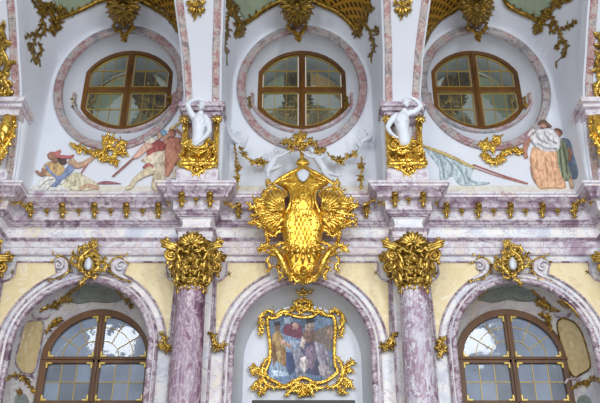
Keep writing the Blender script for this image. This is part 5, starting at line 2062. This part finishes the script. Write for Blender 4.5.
# ============================================================ OUTER PIER CONSOLES
for (s_, nm) in ((-1, 'left'), (1, 'right')):
    cx = s_ * 1.5 * BAY
    t = thing('gilded_console', 'large gold scroll console on the outer %s pier, cut by the picture edge' % nm, 'console', (cx, 17.0, 11.72))
    g = G()
    for (w, a, z0_, z1_) in ((.66, 16.58, 13.98, 14.12), (.60, 16.68, 13.88, 13.98), (.52, 16.80, 13.70, 13.88)):
        box(g, cx - w, cx + w, a, 17.5, z0_, z1_)
    g.build('marble_impost', M['lilac'], t, smooth=False, bevel=.02)
    g = G()
    for (w, a, z0_, z1_) in ((.52, 16.86, 11.70, 12.02), (.46, 16.92, 12.0, 12.15)):
        box(g, cx - w, cx + w, a, 17.5, z0_, z1_)
    g.build('marble_plinth', M['lilac'], t, smooth=False, bevel=.02)
    for q in (-1, 1):
        ch = Chart(lambda u, v, h, q=q: Vector((cx + q * .26 + q * u, 16.95 - h, 13.55 - v)), 1.0)
        g = G()
        spiral(g, .0, .0, .17, 1.7, 60, -1, .06, .03, ch, .06)
        stroke(g, [(-.02, -.10, .10, .12), (.04, .25, .17, .14), (-.06, .55, .18, .08), (-.14, .85, .13, .02), (-.1, 1.1, .09, .04), (0, 1.3, .05, .03)], ch, 8, 5)
        rocaille(g, [(.14, .1), (.20, .4), (.12, .7), (.02, .95), (.06, 1.2)], ch, .06, .17, .09, 0, .1)
        rocaille(g, [(-.16, .2), (-.1, .5), (-.2, .8), (-.16, 1.1)], ch, .05, .15, .09, 0, .12)
        spiral(g, .05, .92, .11, 1.3, 200, 1, .04, .02, ch, .06)
        leaf(g, 0, .3, -90, .5, .10, ch, .3, lift=.25)
        g.build('scroll', M['gold'], t)
    # climbing gold leafwork on the pier face above
    ch = Chart(lambda u, v, h, cx=cx: Vector((cx + u, Rz(14.12 + v) - .02 - h, 14.12 + v)), 1.0)

    def fl(u, v, h, cx=cx):
        return Vector((cx + u, Rz(14.12 - v) - .0 - h, 14.12 - v))
    ch = Chart(fl, 1.0)
    g = G()
    for q in (-1, 1):
        rocaille(g, [(q * .05, .0), (q * .2, -.25), (q * .05, -.5), (q * .22, -.75), (q * .1, -1.0), (q * .2, -1.25), (q * .02, -1.5)], ch, .07, .22, .09, 0, .03)
        spiral(g, q * .16, -.35, .11, 1.3, 0, q, .04, .02, ch, .03)
        spiral(g, q * .14, -.9, .10, 1.3, 90, q, .04, .02, ch, .03)
    for vv in (-.15, -.5, -.85, -1.2, -1.45):
        cluster(g, 0, vv, .20, 9, ch, .05, .05, rr)
    tag(g.build('gilded_leafwork', M['gold_old']), 'climbing gold leafwork above the outer %s console, cut by the picture edge' % nm, 'ornament')


# ============================================================ PAINTED FIGURES ON THE UPPER WALL
hw_ = hit_chart(18.3, ('bay',))


def mute(c, k_=.80):
    m_ = sum(c) / 3
    return tuple(int((m_ + (q - m_) * k_) * .93 + 12) for q in c)


def patch(t, name, pts, col, H=.02, edge=2.0, lift=.01, cell=1.3, c2=None):
    g = G()
    puff(g, pts, hw_, H, edge, cell, lift, 3, 0, .02)
    return g.build(name, paint('_'.join(map(str, col)), mute(col), mute(c2) if c2 else mute(tuple(q * .85 for q in col)), 9), t)


def limb(t, name, pts, col, lift=.015, flat=.5, sub=4):
    g = G()
    stroke(g, pts, hw_, 8, sub, flat, lift)
    return g.build(name, paint('_'.join(map(str, col)), mute(col), mute(tuple(q * .85 for q in col)), 9), t)


def folds(t, name, lines, col, r=.5, lift=.035):
    g = G()
    for q in lines:
        stroke(g, [(a, b_, r * (.5 + math.sin(PI * (i + .5) / len(q)))) for i, (a, b_) in enumerate(q)], hw_, 6, 4, .6, lift)
    return g.build(name, paint('_'.join(map(str, col)), mute(col), mute(tuple(q * .85 for q in col)), 9), t)


SK, SKD = (206, 160, 128), (168, 116, 92)
# --- reclining soldier, left
A = lambda pts: sc(20, 140, 6.667, pts)
t = thing('painted_person', 'painted person reclining in ochre armour with blue sash, arm stretched right', 'painting', P(60, 188, 18.28))
patch(t, 'white_drapery', A([(60, 330), (110, 290), (170, 240), (250, 240), (310, 270), (330, 335), (230, 338), (110, 340)]), (222, 220, 216), .03, c2=(190, 192, 190))
patch(t, 'ochre_armour', A([(160, 160), (200, 142), (250, 150), (290, 175), (305, 220), (260, 255), (200, 245), (155, 235), (148, 200)]), (206, 168, 104), .05, c2=(160, 116, 74))
patch(t, 'thigh_drapery', A([(270, 300), (330, 235), (390, 215), (450, 250), (515, 285), (528, 325), (440, 338), (330, 335)]), (214, 206, 172), .05, c2=(166, 156, 118))
folds(t, 'drapery_folds', [A([(300, 300), (350, 260), (420, 260), (480, 290)]), A([(340, 320), (390, 290), (450, 300)]), A([(130, 320), (180, 270), (240, 260)]), A([(180, 330), (230, 290), (290, 300)])], (160, 150, 128))
patch(t, 'blue_sash', A([(165, 160), (185, 168), (220, 215), (268, 235), (325, 165), (358, 180), (350, 210), (285, 265), (240, 310), (205, 308), (240, 262), (195, 225), (168, 190)]), (126, 144, 190), .035, lift=.05, c2=(90, 104, 158))
limb(t, 'left_arm', A([(330, 130, 26), (375, 165, 24), (420, 160, 20), (480, 122, 15)]), SK, .03)
limb(t, 'right_arm', A([(165, 190, 22), (155, 225, 18), (130, 225, 13), (105, 205, 9)]), SKD, .03)
limb(t, 'neck', A([(225, 120, 20), (240, 150, 22)]), SKD, .03)
patch(t, 'head', A([(180, 95), (205, 82), (232, 92), (238, 118), (215, 134), (188, 124)]), SKD, .06, lift=.02)
patch(t, 'helmet', A([(188, 92), (200, 78), (235, 78), (262, 64), (275, 75), (262, 100), (290, 112), (270, 125), (235, 112), (215, 96)]), (196, 102, 102), .06, lift=.03, c2=(150, 120, 70))
limb(t, 'red_scarf', A([(240, 105, 9), (280, 112, 13), (330, 112, 10), (360, 100, 6)]), (190, 92, 98), .05)
patch(t, 'dark_cloak', A([(250, 125), (290, 118), (312, 140), (300, 165), (270, 160)]), (84, 62, 60), .03, lift=.03)
limb(t, 'fist', A([(470, 125, 12), (492, 112, 14)]), SK, .05)
limb(t, 'foot', A([(400, 328, 10), (450, 305, 16), (525, 320, 13)]), SK, .04)
limb(t, 'staff', A([(480, 120, 4), (445, 165, 5), (408, 220, 5)]), (170, 70, 80), .05)
# --- small red cloth on the ledge
t = thing('painted_cloth', 'small crimson cloth painted on the ledge between the left figures', 'painting', P(105, 186, 18.28))
patch(t, 'cloth', [(97, 183), (104, 181), (112, 181.5), (122, 184), (112, 184.5), (98, 184.5)], (158, 92, 108), .03)
# --- striding soldier
B = lambda pts: sc(105, 120, 5.033, pts)
t = thing('painted_person', 'painted person in blue helmet and red tunic striding with a lowered staff', 'painting', P(150, 188, 18.28))
patch(t, 'cloak', B([(178, 205), (215, 170), (255, 150), (305, 165), (300, 230), (310, 300), (250, 325), (232, 320), (245, 262), (200, 245), (208, 225)]), (222, 206, 178), .05, c2=(176, 152, 122))
limb(t, 'front_leg', B([(240, 250, 24), (195, 270, 20), (155, 300, 15), (128, 335, 11), (105, 345, 8)]), (214, 196, 160), .04)
limb(t, 'rear_leg', B([(265, 270, 22), (255, 310, 17), (245, 340, 12), (265, 350, 8)]), (214, 196, 160), .04)
patch(t, 'tunic', B([(215, 125), (250, 100), (295, 110), (300, 150), (250, 165), (212, 185)]), (176, 76, 70), .05, lift=.03, c2=(140, 56, 56))
patch(t, 'red_hem', B([(190, 235), (215, 215), (245, 225), (235, 248), (200, 250)]), (184, 96, 88), .03, lift=.05)
limb(t, 'arm', B([(230, 120, 20), (195, 145, 19), (165, 175, 15), (142, 190, 9)]), (222, 170, 150), .05)
patch(t, 'shoulder_armour', B([(195, 105), (225, 88), (255, 90), (250, 115), (215, 125)]), (212, 206, 188), .05, lift=.05, c2=(160, 150, 124))
patch(t, 'head', B([(258, 72), (272, 58), (288, 66), (286, 90), (268, 98)]), SK, .06, lift=.04)
patch(t, 'blue_helmet', B([(272, 58), (288, 48), (310, 56), (308, 76), (290, 80)]), (112, 166, 206), .06, lift=.05)
folds(t, 'cloak_folds', [B([(255, 170), (240, 210), (200, 235)]), B([(280, 170), (275, 230), (262, 300)]), B([(295, 190), (290, 250), (285, 300)])], (158, 132, 104), .7)
limb(t, 'staff', B([(150, 185, 5), (95, 235, 6), (38, 285, 5)]), (150, 84, 74), .05, sub=3)
# --- person in rust cloak
t = thing('painted_person', 'painted person in rust red cloak blowing a gilt horn beside the left pedestal', 'painting', P(172, 186, 18.28))
patch(t, 'cloak', B([(300, 110), (325, 90), (375, 88), (392, 110), (395, 150), (375, 200), (340, 250), (318, 285), (298, 275), (302, 200)]), (206, 132, 104), .06, c2=(160, 84, 66))
folds(t, 'cloak_folds', [B([(320, 110), (345, 140), (340, 200), (312, 270)]), B([(370, 100), (365, 150), (350, 210)]), B([(385, 120), (375, 170), (355, 230)])], (150, 72, 58), .8)
patch(t, 'head', B([(318, 60), (332, 48), (352, 56), (352, 80), (334, 88), (320, 78)]), (192, 122, 98), .06, lift=.04)
patch(t, 'hair', B([(318, 58), (330, 44), (352, 50), (356, 62), (338, 56)]), (130, 72, 52), .05, lift=.06)
limb(t, 'raised_arm', B([(312, 118, 16), (300, 92, 12), (318, 78, 9), (330, 66, 8)]), (196, 136, 108), .06)
limb(t, 'right_arm', B([(380, 110, 15), (396, 88, 12), (380, 66, 9), (356, 46, 8)]), (196, 128, 100), .06)
limb(t, 'leg', B([(362, 250, 14), (366, 280, 11), (360, 300, 8)]), (206, 176, 150), .05)
patch(t, 'white_shirt', B([(345, 225), (370, 215), (385, 240), (378, 285), (350, 298), (318, 292), (335, 262)]), (216, 208, 196), .04, lift=.0)
limb(t, 'gilt_horn', B([(325, 50, 9), (350, 32, 7), (372, 16, 6), (390, 2, 8)]), (206, 172, 92), .05)
# --- banner
Cc_ = lambda pts: sc(410, 130, 5, pts)
t = thing('painted_banner', 'grey blue banner with gold hem on a red lance painted under the right window', 'painting', P(470, 186, 18.28))
patch(t, 'banner_cloth', Cc_([(62, 80), (110, 100), (180, 125), (260, 165), (318, 190), (305, 250), (400, 262), (360, 276), (250, 276), (215, 232), (178, 252), (150, 246), (142, 190), (108, 140)]), (182, 200, 208), .03, c2=(140, 164, 176))
folds(t, 'banner_folds', [Cc_([(110, 105), (160, 160), (170, 240)]), Cc_([(160, 125), (210, 180), (200, 230)]), Cc_([(220, 160), (260, 210), (280, 270)]), Cc_([(280, 190), (290, 240), (340, 270)])], (148, 168, 180), .9)
limb(t, 'gold_hem', Cc_([(48, 70, 4), (110, 95, 8), (200, 130, 9), (270, 165, 9), (325, 190, 6)]), (204, 176, 104), .04)
limb(t, 'lance', Cc_([(315, 172, 4), (450, 222, 4), (590, 268, 4)]), (176, 96, 88), .03)
limb(t, 'lance_cord', Cc_([(320, 188, 3), (440, 230, 3), (580, 268, 3)]), (196, 130, 112), .03)
# --- woman in orange skirt and companion in blue cloak
D = lambda pts: sc(515, 110, 4.475, pts)
t = thing('painted_person', 'painted bearded person in green robe and blue cloak behind the orange skirt', 'painting', P(568, 186, 18.28))
patch(t, 'blue_cloak', D([(205, 125), (235, 128), (252, 150), (262, 200), (282, 265), (278, 305), (252, 305), (230, 250), (215, 190)]), (104, 128, 160), .05, c2=(70, 88, 120))
patch(t, 'green_robe', D([(190, 140), (220, 130), (240, 180), (242, 240), (255, 300), (225, 318), (195, 280), (185, 210)]), (134, 144, 112), .06, lift=.02, c2=(94, 104, 80))
patch(t, 'head', D([(168, 95), (186, 84), (206, 92), (210, 110), (196, 124), (176, 120)]), (176, 112, 84), .06, lift=.02)
patch(t, 'hair', D([(166, 92), (186, 80), (208, 90), (212, 110), (202, 102), (184, 92)]), (120, 70, 52), .05, lift=.05)
limb(t, 'arm', D([(240, 170, 9), (248, 200, 8), (240, 228, 7)]), (176, 120, 92), .06)
limb(t, 'leg', D([(240, 290, 12), (250, 320, 9), (256, 350, 8)]), (190, 150, 116), .03)
folds(t, 'robe_folds', [D([(215, 150), (225, 210), (235, 290)]), D([(200, 170), (205, 230), (215, 300)])], (84, 94, 74), .8, .07)
t = thing('painted_person', 'painted person seen from behind in white blouse and long orange skirt', 'painting', P(545, 188, 18.28))
patch(t, 'orange_skirt', D([(78, 165), (125, 175), (185, 182), (198, 250), (215, 300), (228, 348), (160, 350), (105, 348), (82, 280), (66, 230), (70, 195)]), (236, 178, 132), .07, lift=.02, c2=(208, 142, 100))
folds(t, 'skirt_folds', [D([(95, 180), (100, 250), (120, 340)]), D([(125, 185), (140, 250), (150, 345)]), D([(155, 190), (170, 260), (190, 345)]), D([(178, 195), (190, 260), (210, 330)]), D([(75, 240), (110, 270), (150, 260)])], (214, 150, 110), .8, .075)
limb(t, 'left_arm', D([(66, 115, 15), (52, 150, 14), (44, 185, 11), (52, 215, 9)]), (186, 122, 96), .05)
limb(t, 'leg', D([(82, 250, 16), (90, 300, 14), (110, 335, 11)]), (190, 130, 102), .01)
patch(t, 'white_blouse', D([(58, 95), (82, 80), (120, 84), (160, 80), (192, 108), (205, 150), (198, 178), (165, 190), (120, 184), (88, 160), (66, 130), (50, 118)]), (214, 212, 216), .07, lift=.05, c2=(168, 168, 180))
folds(t, 'blouse_folds', [D([(90, 95), (110, 130), (150, 150)]), D([(130, 95), (150, 130), (190, 150)]), D([(100, 150), (140, 170), (190, 172)])], (160, 160, 176), .8, .12)
patch(t, 'head', D([(108, 55), (125, 44), (142, 55), (144, 74), (128, 82), (110, 74)]), (186, 130, 106), .06, lift=.08)
patch(t, 'hair', D([(100, 66), (112, 46), (132, 42), (150, 58), (166, 74), (150, 80), (128, 64), (112, 72)]), (112, 74, 60), .06, lift=.11)
